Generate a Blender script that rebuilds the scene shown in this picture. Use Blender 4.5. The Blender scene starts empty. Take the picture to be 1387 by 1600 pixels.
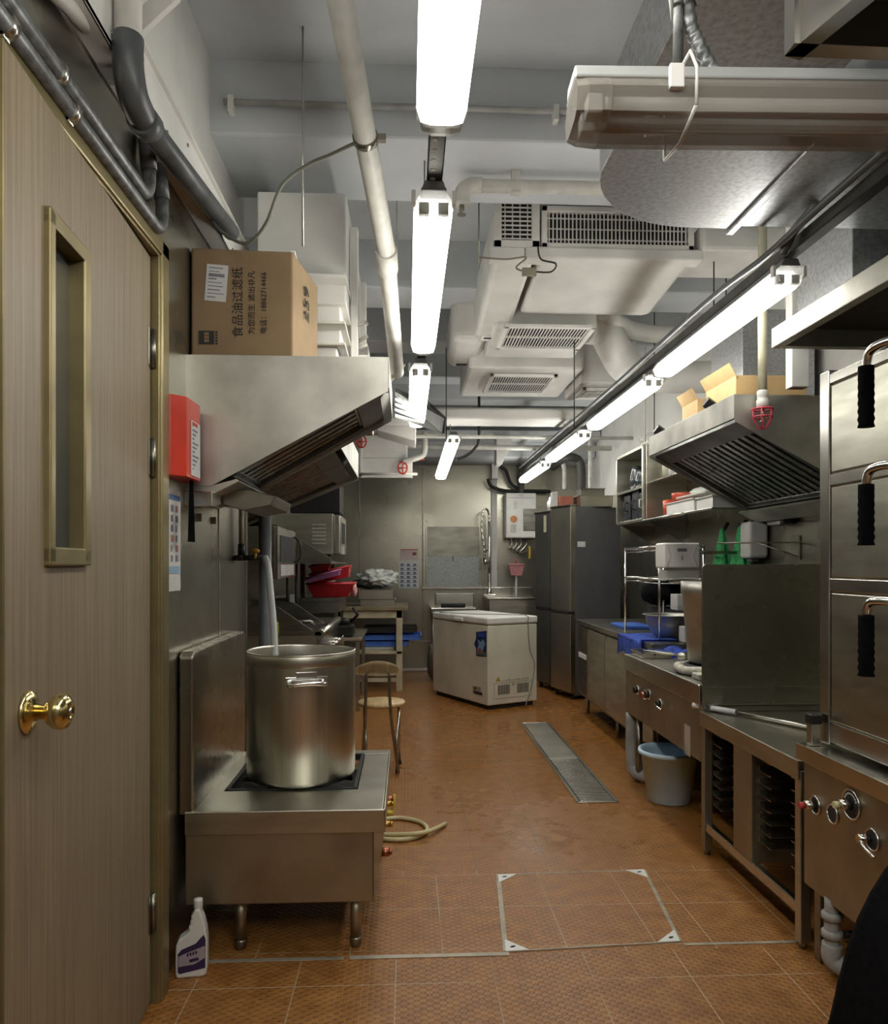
import bpy, bmesh, math, random
from mathutils import Vector, Matrix
random.seed(7)
C = bpy.context.scene.collection
S = bpy.context.scene
PI = math.pi

# ------------------------------------------------------------------ camera, light, exposure
YAW = math.radians(2.743); FPX = 1200.0; EYE = 1.38
cam = bpy.data.cameras.new('camera'); cam_o = bpy.data.objects.new('camera', cam); C.objects.link(cam_o)
cam.sensor_fit = 'VERTICAL'; cam.sensor_height = 24.0; cam.lens = FPX / 1600.0 * 24.0
cam.shift_y = 0.05; cam.clip_start = 0.05; cam.clip_end = 60
cam_o.location = (0, 0, EYE); cam_o.rotation_euler = (PI / 2, 0, -YAW)
S.camera = cam_o
S.view_settings.view_transform = 'Standard'; S.view_settings.look = 'None'
S.view_settings.gamma = 1.0; S.view_settings.exposure = 0.22
S.view_settings.use_curve_mapping = False
LAMP = 14.0                     # radiance of the lit fluorescent diffusers
w = bpy.data.worlds.new('world'); S.world = w; w.use_nodes = True
w.node_tree.nodes['Background'].inputs[0].default_value = (0.8, 0.9, 1.0, 1)
w.node_tree.nodes['Background'].inputs[1].default_value = 0.05
al = bpy.data.lights.new('rear_fill_light', 'AREA'); al.shape = 'RECTANGLE'; al.size = 2.2; al.size_y = 1.0; al.energy = 30; al.color = (1, 0.98, 0.92)
alo = bpy.data.objects.new('rear_fill_light', al); C.objects.link(alo); alo.location = (0.6, -1.0, 3.0); alo.rotation_euler = (0.45, 0, 0)   # added unseen area light, stands in for a lit room behind the viewpoint
try:
    S.cycles.max_bounces = 10; S.cycles.diffuse_bounces = 5; S.cycles.glossy_bounces = 5
    S.cycles.transparent_max_bounces = 12
    S.cycles.sample_clamp_indirect = 6.0; S.cycles.use_denoising = True
    S.cycles.caustics_reflective = False; S.cycles.caustics_refractive = False
except Exception: pass

def P(u, v, x=None, y=None, z=None):
    """the point of the place seen at photo pixel (u, v) that lies on the plane x=, y= or z="""
    s = (u - 693.5) / FPX; t = (880 - v) / FPX
    r = Vector((math.sin(YAW) + s * math.cos(YAW), math.cos(YAW) - s * math.sin(YAW), t))
    k = x / r.x if x is not None else (y / r.y if y is not None else (z - EYE) / r.z)
    return Vector((0, 0, EYE)) + r * k
def PR(u0, v0, u1, v1, y):
    a = P(u0, v1, y=y); b = P(u1, v0, y=y)
    return min(a.x, b.x), min(a.z, b.z), max(a.x, b.x), max(a.z, b.z)

# ------------------------------------------------------------------ materials
MATS = {}
def nd(nt, t, **k):
    n = nt.nodes.new(t)
    for a, b in k.items(): setattr(n, a, b)
    return n
def mth(nt, op, a, b=None, c=None):
    n = nd(nt, 'ShaderNodeMath', operation=op)
    for i, v in enumerate((a, b, c)):
        if v is None: continue
        if isinstance(v, (int, float)): n.inputs[i].default_value = v
        else: nt.links.new(v, n.inputs[i])
    return n.outputs[0]
def base(name):
    m = bpy.data.materials.new(name); m.use_nodes = True
    return m, m.node_tree, m.node_tree.nodes['Principled BSDF']
def mat(name, col, rough=0.5, metal=0.0, var=0.12, nscale=6.0, bump=0.0, rvar=0.1, stretch=(1, 1, 1), emit=None, estr=0, spec=0.5, bscale=None, dark=None, coat=0):
    """principled with object-space noise on colour, roughness and height"""
    if name in MATS: return MATS[name]
    m, nt, b = base(name)
    tc = nd(nt, 'ShaderNodeTexCoord'); mp = nd(nt, 'ShaderNodeMapping'); mp.inputs['Scale'].default_value = stretch
    nt.links.new(tc.outputs['Object'], mp.inputs[0])
    n1 = nd(nt, 'ShaderNodeTexNoise'); n1.inputs['Scale'].default_value = nscale; n1.inputs['Detail'].default_value = 5
    nt.links.new(mp.outputs[0], n1.inputs['Vector'])
    rp = nd(nt, 'ShaderNodeValToRGB')
    lo = [max(0, c * (1 - 2 * var)) for c in col] if dark is None else dark
    hi = [min(1, c * (1 + var)) for c in col]
    rp.color_ramp.elements[0].position = 0.3; rp.color_ramp.elements[0].color = (*lo, 1)
    rp.color_ramp.elements[1].position = 0.62; rp.color_ramp.elements[1].color = (*hi, 1)
    nt.links.new(n1.outputs[0], rp.inputs[0]); nt.links.new(rp.outputs[0], b.inputs['Base Color'])
    b.inputs['Metallic'].default_value = metal
    b.inputs['Specular IOR Level'].default_value = spec
    if coat: b.inputs['Coat Weight'].default_value = coat
    n2 = nd(nt, 'ShaderNodeTexNoise'); n2.inputs['Scale'].default_value = nscale * 2.3; n2.inputs['Detail'].default_value = 3
    nt.links.new(mp.outputs[0], n2.inputs['Vector'])
    r = mth(nt, 'MULTIPLY_ADD', n2.outputs[0], 2 * rvar, rough - rvar)
    nt.links.new(r, b.inputs['Roughness'])
    if bump:
        bn = nd(nt, 'ShaderNodeBump'); bn.inputs['Strength'].default_value = 1.0; bn.inputs['Distance'].default_value = bump
        if bscale:
            n3 = nd(nt, 'ShaderNodeTexNoise'); n3.inputs['Scale'].default_value = bscale; n3.inputs['Detail'].default_value = 2
            nt.links.new(mp.outputs[0], n3.inputs['Vector']); src = n3.outputs[0]
        else: src = n1.outputs[0]
        nt.links.new(src, bn.inputs['Height']); nt.links.new(bn.outputs[0], b.inputs['Normal'])
    if emit:
        b.inputs['Emission Color'].default_value = (*emit, 1); b.inputs['Emission Strength'].default_value = estr
    MATS[name] = m
    return m

STEEL = mat('brushed_steel', (0.52, 0.505, 0.43), 0.34, 1.0, 0.10, 3.5, 0.0008, 0.09, (1, 1, 5), bscale=2.0)
STEELB = mat('bright_steel', (0.60, 0.58, 0.53), 0.24, 1.0, 0.06, 6, 0, 0.06)
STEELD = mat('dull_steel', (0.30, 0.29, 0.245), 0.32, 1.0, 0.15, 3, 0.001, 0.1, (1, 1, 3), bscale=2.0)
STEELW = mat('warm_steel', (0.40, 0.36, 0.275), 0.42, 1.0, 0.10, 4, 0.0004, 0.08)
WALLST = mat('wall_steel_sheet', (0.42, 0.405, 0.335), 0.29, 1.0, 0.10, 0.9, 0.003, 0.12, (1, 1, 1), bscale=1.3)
MIRD = mat('dark_polished_steel', (0.40, 0.39, 0.335), 0.27, 1.0, 0.05, 2.5, 0.0006, 0.04, bscale=2.0)
GUNM = mat('gunmetal_frame', (0.13, 0.13, 0.12), 0.38, 0.9, 0.15, 8)
POTST = mat('pot_steel', (0.62, 0.60, 0.54), 0.30, 1.0, 0.04, 5, 0, 0.03, (12, 12, 0.2))
CHROME = mat('chrome', (0.75, 0.74, 0.72), 0.12, 1.0, 0.03, 8, 0, 0.03)
HOODST = mat('hood_steel', (0.50, 0.49, 0.44), 0.46, 1.0, 0.14, 5.0, 0.001, 0.08, bscale=3)
BAFFLE = mat('greasy_baffle_steel', (0.24, 0.24, 0.225), 0.30, 1.0, 0.2, 12, 0, 0.1)
GALV = mat('galvanised_sheet', (0.48, 0.49, 0.50), 0.40, 0.85, 0.12, 60, 0.0004, 0.12)
PAINT = mat('white_paint', (0.72, 0.71, 0.67), 0.6, 0, 0.08, 2.2, 0.001, 0.1, bscale=30)
PAINTC = mat('ceiling_paint', (0.62, 0.645, 0.67), 0.7, 0, 0.08, 1.2, 0.001, 0.1, bscale=25)
PAINTD = mat('grimy_paint', (0.42, 0.42, 0.40), 0.6, 0, 0.18, 5, 0.001, 0.1)
DUCTW = mat('white_duct_wrap', (0.70, 0.69, 0.65), 0.55, 0, 0.06, 4, 0.004, 0.1, bscale=9)
LAMPGREY = mat('lamp_housing_grey', (0.42, 0.43, 0.42), 0.5, 0, 0.06, 8)
PVCD = mat('dark_grey_pvc', (0.085, 0.09, 0.095), 0.4, 0, 0.2, 9)
CONDUIT = mat('galvanised_conduit', (0.20, 0.205, 0.205), 0.42, 0.6, 0.25, 30)
BLACK = mat('black_rubber', (0.012, 0.012, 0.013), 0.45, 0, 0.2, 20)
BLACKM = mat('black_iron', (0.02, 0.019, 0.018), 0.5, 0.3, 0.3, 20, 0.001)
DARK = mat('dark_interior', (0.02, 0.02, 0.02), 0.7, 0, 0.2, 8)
BLACKF = mat('black_fabric', (0.005, 0.005, 0.006), 0.9, 0, 0.2, 60, 0.0006, spec=0.08)
RED = mat('red_paint', (0.62, 0.045, 0.02), 0.35, 0, 0.08, 6)
REDP = mat('red_plastic', (0.55, 0.025, 0.035), 0.35, 0, 0.08, 10)
PURP = mat('lilac_plastic', (0.40, 0.16, 0.36), 0.4, 0, 0.08, 10)
PINKP = mat('pink_plastic', (0.72, 0.32, 0.32), 0.4, 0, 0.08, 10)
BLUEP = mat('blue_plastic', (0.06, 0.17, 0.62), 0.45, 0, 0.1, 10)
BLUECL = mat('blue_cloth', (0.12, 0.22, 0.85), 0.85, 0, 0.2, 25, 0.004, bscale=30)
GREENC = mat('green_cloth', (0.05, 0.42, 0.13), 0.75, 0, 0.3, 30, 0.002)
WHITEP = mat('white_plastic', (0.82, 0.81, 0.77), 0.4, 0, 0.04, 6)
FREEZ = mat('freezer_cream', (0.74, 0.71, 0.58), 0.38, 0, 0.07, 3)
CREAMW = mat('cream_painted_wood', (0.55, 0.49, 0.33), 0.5, 0, 0.1, 8)
WOODTOP = mat('worn_wood', (0.26, 0.20, 0.12), 0.5, 0, 0.15, 10, 0, 0.1, (1, 8, 1))
PLYW = mat('pale_plywood', (0.60, 0.42, 0.20), 0.42, 0, 0.1, 6, 0, 0.08, (8, 1, 1))
PLYD = mat('plywood_back', (0.40, 0.29, 0.15), 0.42, 0, 0.1, 6, 0, 0.08, (8, 1, 1))
BRASS = mat('polished_brass', (0.74, 0.61, 0.29), 0.16, 1.0, 0.04, 10, 0, 0.03)
BRASSD = mat('brass_valve', (0.55, 0.33, 0.08), 0.3, 1.0, 0.1, 10)
BRONZE = mat('olive_bronze_trim', (0.27, 0.22, 0.105), 0.38, 0.55, 0.1, 6)
YELLOW = mat('yellow_paint', (0.70, 0.52, 0.05), 0.4, 0, 0.08, 10)
HOSEY = mat('beige_hose', (0.62, 0.55, 0.30), 0.4, 0, 0.06, 10)
HOSEW = mat('clear_white_hose', (0.50, 0.51, 0.48), 0.35, 0, 0.06, 10)
CARD = mat('cardboard', (0.30, 0.205, 0.11), 0.8, 0, 0.07, 5, 0.0006, bscale=40)
CARDL = mat('light_cardboard', (0.55, 0.37, 0.17), 0.75, 0, 0.07, 8)
INK = mat('black_ink', (0.02, 0.018, 0.015), 0.6)
PAPER = mat('white_paper', (0.72, 0.72, 0.70), 0.6, 0, 0.03, 8)
INKB = mat('blue_ink', (0.10, 0.20, 0.45), 0.6)
INKG = mat('grey_ink', (0.22, 0.22, 0.26), 0.6)
INKR = mat('red_ink', (0.55, 0.06, 0.05), 0.6)
PALEB = mat('pale_blue_plastic', (0.58, 0.76, 0.90), 0.42, 0, 0.06, 6)
FRIDGE = mat('grey_fridge_side', (0.115, 0.115, 0.12), 0.5, 0.1, 0.06, 4, 0, 0.06)
FRDOOR = mat('fridge_door_steel', (0.62, 0.60, 0.56), 0.36, 1.0, 0.06, 3)
FRDARK = mat('dark_fridge_door', (0.19, 0.19, 0.18), 0.35, 0.7, 0.06, 3)
CREAMP = mat('yellowed_pipe', (0.58, 0.55, 0.40), 0.5, 0, 0.12, 12)
WPIPE = mat('white_pipe', (0.58, 0.57, 0.52), 0.45, 0, 0.08, 12)
PURPLABEL = mat('dark_purple_label', (0.04, 0.025, 0.09), 0.45)
MUSTARD = mat('greenish_mesh', (0.10, 0.14, 0.09), 0.6)
TERRA = mat('brown_box', (0.33, 0.10, 0.06), 0.6)
GLASSD = mat('dark_window_glass', (0.05, 0.06, 0.065), 0.08, 0, 0.1, 3, spec=0.8)
SIGNP = mat('galvanised_speckle', (0.42, 0.45, 0.43), 0.5, 0.5, 0.15, 60)
GREASEW = mat('grease_white_rope', (0.60, 0.57, 0.48), 0.6, 0, 0.2, 25, 0.003)

def m_emit(name, col, st):
    m, nt, b = base(name)
    b.inputs['Base Color'].default_value = (0.8, 0.8, 0.8, 1); b.inputs['Roughness'].default_value = 0.3
    b.inputs['Emission Color'].default_value = (*col, 1); b.inputs['Emission Strength'].default_value = st
    return m
LITL = m_emit('lit_diffuser_near', (1.0, 0.985, 0.91), LAMP)
LITR = m_emit('lit_diffuser', (1.0, 0.985, 0.91), LAMP)
def m_clear(name, col, alpha, rough=0.15):
    m, nt, b = base(name)
    b.inputs['Base Color'].default_value = (*col, 1); b.inputs['Roughness'].default_value = rough
    tr = nd(nt, 'ShaderNodeBsdfTransparent'); mx = nd(nt, 'ShaderNodeMixShader'); mx.inputs[0].default_value = alpha
    nt.links.new(tr.outputs[0], mx.inputs[1]); nt.links.new(b.outputs[0], mx.inputs[2])
    nt.links.new(mx.outputs[0], nt.nodes['Material Output'].inputs[0])
    return m
CLEAR = m_clear('clear_polycarbonate', (0.36, 0.325, 0.285), 0.66)
CLEARB = m_clear('clear_plastic_bag', (0.75, 0.78, 0.74), 0.75, 0.25)
CLEARC = m_clear('clear_container', (0.75, 0.75, 0.68), 0.6, 0.2)
LCAP = m_clear('lamp_end_cap', (0.22, 0.22, 0.20), 0.75, 0.3)
LHOUS = mat('dark_lamp_housing', (0.16, 0.16, 0.155), 0.5, 0, 0.06, 8)

def m_door():
    m, nt, b = base('grey_oak_laminate')
    tc = nd(nt, 'ShaderNodeTexCoord'); mp = nd(nt, 'ShaderNodeMapping'); mp.inputs['Scale'].default_value = (60, 60, 1.3)
    nt.links.new(tc.outputs['Object'], mp.inputs[0])
    n = nd(nt, 'ShaderNodeTexNoise'); n.inputs['Scale'].default_value = 1.6; n.inputs['Detail'].default_value = 8
    nt.links.new(mp.outputs[0], n.inputs['Vector'])
    r = nd(nt, 'ShaderNodeValToRGB'); r.color_ramp.elements[0].position = 0.32; r.color_ramp.elements[1].position = 0.68
    r.color_ramp.elements[0].color = (0.225, 0.170, 0.105, 1); r.color_ramp.elements[1].color = (0.325, 0.262, 0.172, 1)
    nt.links.new(n.outputs[0], r.inputs[0]); nt.links.new(r.outputs[0], b.inputs['Base Color'])
    b.inputs['Roughness'].default_value = 0.5
    bp = nd(nt, 'ShaderNodeBump'); bp.inputs['Distance'].default_value = 0.0004
    nt.links.new(n.outputs[0], bp.inputs['Height']); nt.links.new(bp.outputs[0], b.inputs['Normal'])
    return m
OAK = m_door()

def m_floor(xo=None, name='studded_quarry_tiles'):
    """325 mm studded anti-slip tiles; joints shift at the two cut rows by the access cover"""
    m, nt, b = base(name)
    g = nd(nt, 'ShaderNodeNewGeometry'); sp = nd(nt, 'ShaderNodeSeparateXYZ'); nt.links.new(g.outputs['Position'], sp.inputs[0])
    x, y = sp.outputs[0], sp.outputs[1]
    near = mth(nt, 'LESS_THAN', y, 2.70); far = mth(nt, 'GREATER_THAN', y, 3.39)
    mid = mth(nt, 'SUBTRACT', mth(nt, 'SUBTRACT', 1.0, near), far)
    if xo is None:
        off = mth(nt, 'ADD', mth(nt, 'MULTIPLY', near, 0.038 + 3.28), mth(nt, 'ADD', mth(nt, 'MULTIPLY', far, 0.017 + 3.28), mth(nt, 'MULTIPLY', mid, -0.126 + 3.28)))
    else: off = xo
    yo = mth(nt, 'MULTIPLY_ADD', near, 0.039 - 0.143 + 0.325, 0.182)    # joint rows
    fx = mth(nt, 'FRACT', mth(nt, 'DIVIDE', mth(nt, 'ADD', x, off), 0.328))
    fy = mth(nt, 'FRACT', mth(nt, 'DIVIDE', mth(nt, 'ADD', y, yo), 0.325))
    dx = mth(nt, 'MULTIPLY', mth(nt, 'MINIMUM', fx, mth(nt, 'SUBTRACT', 1.0, fx)), 0.328)
    dy = mth(nt, 'MULTIPLY', mth(nt, 'MINIMUM', fy, mth(nt, 'SUBTRACT', 1.0, fy)), 0.325)
    gx = mth(nt, 'LESS_THAN', dx, 0.0022); gy = mth(nt, 'LESS_THAN', dy, 0.0022)
    grout = mth(nt, 'MAXIMUM', gx, gy)
    # studs
    sx = mth(nt, 'SINE', mth(nt, 'MULTIPLY', x, 2 * PI / 0.041)); sy = mth(nt, 'SINE', mth(nt, 'MULTIPLY', y, 2 * PI / 0.030))
    sx2 = mth(nt, 'SINE', mth(nt, 'MULTIPLY_ADD', x, 2 * PI / 0.041, PI)); sy2 = mth(nt, 'SINE', mth(nt, 'MULTIPLY_ADD', y, 2 * PI / 0.030, PI))
    st = mth(nt, 'MAXIMUM', mth(nt, 'MULTIPLY', mth(nt, 'MAXIMUM', sx, 0), mth(nt, 'MAXIMUM', sy, 0)),
             mth(nt, 'MULTIPLY', mth(nt, 'MAXIMUM', sx2, 0), mth(nt, 'MAXIMUM', sy2, 0)))
    st = mth(nt, 'SMOOTH_MIN', st, 0.5, 0.2)
    h = mth(nt, 'SUBTRACT', st, mth(nt, 'MULTIPLY', grout, 1.2))
    n1 = nd(nt, 'ShaderNodeTexNoise'); n1.inputs['Scale'].default_value = 1.5; n1.inputs['Detail'].default_value = 2
    nt.links.new(g.outputs['Position'], n1.inputs['Vector'])
    n2 = nd(nt, 'ShaderNodeTexNoise'); n2.inputs['Scale'].default_value = 14; n2.inputs['Detail'].default_value = 5
    nt.links.new(g.outputs['Position'], n2.inputs['Vector'])
    r1 = nd(nt, 'ShaderNodeValToRGB')
    r1.color_ramp.elements[0].position = 0.35; r1.color_ramp.elements[1].position = 0.65
    r1.color_ramp.elements[0].color = (0.28, 0.110, 0.022, 1); r1.color_ramp.elements[1].color = (0.41, 0.180, 0.045, 1)
    nt.links.new(n2.outputs[0], r1.inputs[0])
    # wet patch round the drain: darker, glossier
    dxw = mth(nt, 'DIVIDE', mth(nt, 'SUBTRACT', x, 0.95), 1.15); dyw = mth(nt, 'DIVIDE', mth(nt, 'SUBTRACT', y, 5.9), 2.5)
    rad = mth(nt, 'ADD', mth(nt, 'MULTIPLY', dxw, dxw), mth(nt, 'MULTIPLY', dyw, dyw))
    wet = mth(nt, 'ADD', mth(nt, 'SUBTRACT', 1.0, rad), mth(nt, 'MULTIPLY', mth(nt, 'SUBTRACT', n1.outputs[0], 0.5), 1.8))
    wr = nd(nt, 'ShaderNodeMapRange'); wr.inputs[1].default_value = -0.2; wr.inputs[2].default_value = 1.0
    nt.links.new(wet, wr.inputs[0]); wetv = wr.outputs[0]
    mw = nd(nt, 'ShaderNodeMix', data_type='RGBA'); nt.links.new(mth(nt, 'MULTIPLY', wetv, 0.75), mw.inputs[0])
    nt.links.new(r1.outputs[0], mw.inputs[6]); mw.inputs[7].default_value = (0.27, 0.105, 0.012, 1)
    ds = nd(nt, 'ShaderNodeMix', data_type='RGBA'); nt.links.new(mth(nt, 'MULTIPLY', st, 0.7), ds.inputs[0])
    nt.links.new(mw.outputs[2], ds.inputs[6]); ds.inputs[7].default_value = (0.13, 0.050, 0.014, 1)
    gc = nd(nt, 'ShaderNodeMix', data_type='RGBA'); nt.links.new(mth(nt, 'GREATER_THAN', y, 3.45), gc.inputs[0])
    gc.inputs[6].default_value = (0.52, 0.37, 0.22, 1); gc.inputs[7].default_value = (0.20, 0.10, 0.045, 1)
    mg = nd(nt, 'ShaderNodeMix', data_type='RGBA')
    gf = mth(nt, 'MULTIPLY', grout, mth(nt, 'MAXIMUM', mth(nt, 'MINIMUM', mth(nt, 'MULTIPLY_ADD', n1.outputs[0], 5.0, -1.6), 1.0), 0.25))
    nt.links.new(gf, mg.inputs[0]); nt.links.new(ds.outputs[2], mg.inputs[6]); nt.links.new(gc.outputs[2], mg.inputs[7])
    nt.links.new(mg.outputs[2], b.inputs['Base Color'])
    rr = mth(nt, 'SUBTRACT', mth(nt, 'MULTIPLY_ADD', n2.outputs[0], 0.22, 0.30), mth(nt, 'MULTIPLY', wetv, 0.28))
    nt.links.new(rr, b.inputs['Roughness'])
    bp = nd(nt, 'ShaderNodeBump'); bp.inputs['Distance'].default_value = 0.0035; bp.inputs['Strength'].default_value = 1.0
    nt.links.new(h, bp.inputs['Height']); nt.links.new(bp.outputs[0], b.inputs['Normal'])
    return m
FLOORM = m_floor(); COVERM = m_floor(xo=-0.573 + 3.28, name='access_cover_tiles')

# ------------------------------------------------------------------ mesh helpers
class G:
    def __init__(s): s.bm = bmesh.new()
    def box(s, x0, y0, z0, x1, y1, z1, bev=0.0, seg=2):
        b = bmesh.new(); bmesh.ops.create_cube(b, size=1)
        sx, sy, sz = abs(x1 - x0), abs(y1 - y0), abs(z1 - z0)
        bmesh.ops.scale(b, vec=(sx, sy, sz), verts=b.verts)
        bmesh.ops.translate(b, vec=((x0 + x1) / 2, (y0 + y1) / 2, (z0 + z1) / 2), verts=b.verts)
        bev = min(bev, 0.45 * min(sx, sy, sz))
        if bev > 0: bmesh.ops.bevel(b, geom=list(b.edges), offset=bev, segments=seg, profile=0.5, affect='EDGES')
        s.add(b); return s
    def add(s, b, M=None):
        if M is not None: bmesh.ops.transform(b, matrix=M, verts=b.verts)
        me = bpy.data.meshes.new('t'); b.to_mesh(me); b.free(); s.bm.from_mesh(me); bpy.data.meshes.remove(me)
    def obox(s, c, sx, sy, sz, R, bev=0.0):
        g = G(); g.box(-sx / 2, -sy / 2, -sz / 2, sx / 2, sy / 2, sz / 2, bev)
        s.add(g.bm, Matrix.Translation(c) @ R.to_4x4()); return s
    def face(s, pts, smooth=False):
        f = s.bm.faces.new([s.bm.verts.new(p) for p in pts]); f.smooth = smooth; return s
    def loft(s, rings, closed=True, caps=True, smooth=True):
        vs = [[s.bm.verts.new(p) for p in r] for r in rings]
        n = len(rings[0])
        for a, b in zip(vs[:-1], vs[1:]):
            for i in range(n if closed else n - 1):
                f = s.bm.faces.new((a[i], a[(i + 1) % n], b[(i + 1) % n], b[i])); f.smooth = smooth
        if caps and closed:
            s.bm.faces.new(vs[0][::-1]); s.bm.faces.new(vs[-1])
        return s
    def tube(s, pts, r, seg=10, cap=True, rf=None):
        pts = [Vector(p) for p in pts]; rings = []; up = None
        for i, p in enumerate(pts):
            d = (pts[min(i + 1, len(pts) - 1)] - pts[max(i - 1, 0)]).normalized()
            if up is None:
                up = Vector((0, 0, 1)) if abs(d.z) < 0.9 else Vector((1, 0, 0))
            a = d.cross(up)
            if a.length < 1e-5: a = d.orthogonal()
            a.normalize(); b = a.cross(d).normalized(); up = b
            rr = r if rf is None else rf(i / (len(pts) - 1)) * r
            rings.append([p + a * math.cos(t) * rr + b * math.sin(t) * rr for t in [2 * PI * k / seg for k in range(seg)]])
        return s.loft(rings, True, cap)
    def cyl(s, p0, p1, r, seg=16, r2=None):
        return s.tube([p0, p1], r, seg, True, (lambda t: 1 + t * ((r2 / r if r2 else 1) - 1)))
    def lathe(s, prof, c, seg=32, axis='z', closed=False):
        rings = []
        for r, h in prof:
            ring = []
            for k in range(seg):
                t = 2 * PI * k / seg; a, b = r * math.cos(t), r * math.sin(t)
                v = {'z': (a, b, h), 'x': (h, a, b), 'y': (b, h, a)}[axis]
                ring.append(Vector(c) + Vector(v))
            rings.append(ring)
        return s.loft(rings, True, True)
    def prism(s, poly, a0, a1, axis='y', bev=0):
        """polygon in the other two axes, extruded along axis"""
        b = bmesh.new()
        def mk(p, a): return {'y': (p[0], a, p[1]), 'x': (a, p[0], p[1]), 'z': (p[0], p[1], a)}[axis]
        v0 = [b.verts.new(mk(p, a0)) for p in poly]; v1 = [b.verts.new(mk(p, a1)) for p in poly]
        b.faces.new(v0[::-1]); b.faces.new(v1)
        for i in range(len(poly)): b.faces.new((v0[i], v0[(i + 1) % len(poly)], v1[(i + 1) % len(poly)], v1[i]))
        bmesh.ops.recalc_face_normals(b, faces=b.faces)
        if bev: bmesh.ops.bevel(b, geom=list(b.edges), offset=bev, segments=2, profile=0.5, affect='EDGES')
        s.add(b); return s
    def ball(s, c, r, sc=(1, 1, 1), sub=2, amp=0, seed=1):
        b = bmesh.new(); bmesh.ops.create_icosphere(b, subdivisions=sub, radius=1)
        from mathutils import noise
        for v in b.verts:
            k = 1 + (amp * (noise.noise(v.co * 2.3 + Vector((seed * 7.1, 0, 0))) + 0.5 * noise.noise(v.co * 6.1 + Vector((seed * 3.1, 5, 0))) + 0.3 * noise.noise(v.co * 14 + Vector((seed, 5, 9)))) if amp else 0)
            v.co = Vector((v.co.x * sc[0] * r * k, v.co.y * sc[1] * r * k, v.co.z * sc[2] * r * k))
        for f in b.faces: f.smooth = True
        s.add(b, Matrix.Translation(c)); return s

ROOT = {}
def link_mesh(name, g, material, M=None):
    bm = g.bm if isinstance(g, G) else g
    if M is not None: bmesh.ops.transform(bm, matrix=M, verts=bm.verts)
    bmesh.ops.recalc_face_normals(bm, faces=bm.faces)
    me = bpy.data.meshes.new(name); bm.to_mesh(me); bm.free()
    me.materials.append(material)
    o = bpy.data.objects.new(name, me); C.objects.link(o); return o
def thing(name, label, cat, loc=(0, 0, 0), rz=0.0, group=None, kind=None):
    o = bpy.data.objects.new(name, None); C.objects.link(o); o.empty_display_size = 0.1
    o.location = loc; o.rotation_euler = (0, 0, rz); o['label'] = label; o['category'] = cat
    if group: o['group'] = group
    if kind: o['kind'] = kind
    ROOT[o.name] = Matrix.Translation(loc) @ Matrix.Rotation(rz, 4, 'Z')
    return o
def part(name, g, material, parent, local=False, label=None):
    M = ROOT[parent.name]
    o = link_mesh(name, g, material, None if local else M.inverted())
    o.parent = parent; ROOT[o.name] = M
    if label: o['label'] = label
    return o
def solo(name, g, material, label, cat, group=None):
    bm = g.bm
    xs = [v.co.x for v in bm.verts]; ys = [v.co.y for v in bm.verts]; zs = [v.co.z for v in bm.verts]
    L = Vector(((min(xs) + max(xs)) / 2, (min(ys) + max(ys)) / 2, min(zs)))
    o = link_mesh(name, g, material, Matrix.Translation(-L)); o.location = L
    o['label'] = label; o['category'] = cat; ROOT[o.name] = Matrix.Translation(L)
    if group: o['group'] = group
    return o
def struct(name, g, material, label=None):
    o = link_mesh(name, g, material); o['kind'] = 'structure'; o['category'] = 'structure'
    if label: o['label'] = label
    ROOT[o.name] = Matrix.Identity(4); return o
def dup(root, dl, label=None, rz=None):
    r = root.copy(); C.objects.link(r); r.location = Vector(root.location) + Vector(dl)
    if rz is not None: r.rotation_euler = (0, 0, rz)
    if label: r['label'] = label
    def rec(a, b):
        for ch in list(a.children):
            c = ch.copy(); C.objects.link(c); c.parent = b; rec(ch, c)
    rec(root, r); return r
def text(name, s, size, material, parent, M, local=False, thick=0.0006, sx=1.0):
    cu = bpy.data.curves.new('txt', 'FONT'); cu.body = s; cu.size = size; cu.extrude = thick
    cu.align_x = 'CENTER'; cu.align_y = 'CENTER'; cu.resolution_u = 3
    o = bpy.data.objects.new('txt', cu); C.objects.link(o)
    dg = bpy.context.evaluated_depsgraph_get(); dg.update()
    me = bpy.data.meshes.new_from_object(o.evaluated_get(dg))
    bpy.data.objects.remove(o)
    g = G(); g.bm.from_mesh(me); bpy.data.meshes.remove(me)
    bmesh.ops.transform(g.bm, matrix=M @ Matrix.Diagonal((sx, 1, 1, 1)), verts=g.bm.verts)
    return part(name, g, material, parent, local)
def basis(o, ex, ey):
    ex = Vector(ex).normalized(); ey = Vector(ey).normalized(); ez = ex.cross(ey)
    M = Matrix.Identity(4)
    for i, e in enumerate((ex, ey, ez)):
        for r in range(3): M[r][i] = e[r]
    M.translation = Vector(o); return M
def arc(c, r, a0, a1, n, plane='xz'):
    out = []
    for i in range(n + 1):
        t = a0 + (a1 - a0) * i / n; u, v = r * math.cos(t), r * math.sin(t)
        d = {'xz': (u, 0, v), 'yz': (0, u, v), 'xy': (u, v, 0)}[plane]
        out.append(Vector(c) + Vector(d))
    return out
def smoothp(pts, n=6):
    """catmull-rom through pts"""
    pts = [Vector(p) for p in pts]; P_ = [pts[0]] + pts + [pts[-1]]; out = []
    for i in range(1, len(P_) - 2):
        a, b, c, d = P_[i - 1], P_[i], P_[i + 1], P_[i + 2]
        for k in range(n):
            t = k / n
            out.append(0.5 * ((2 * b) + (c - a) * t + (2 * a - 5 * b + 4 * c - d) * t * t + (3 * b - a - 3 * c + d) * t ** 3))
    out.append(pts[-1]); return out
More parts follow.
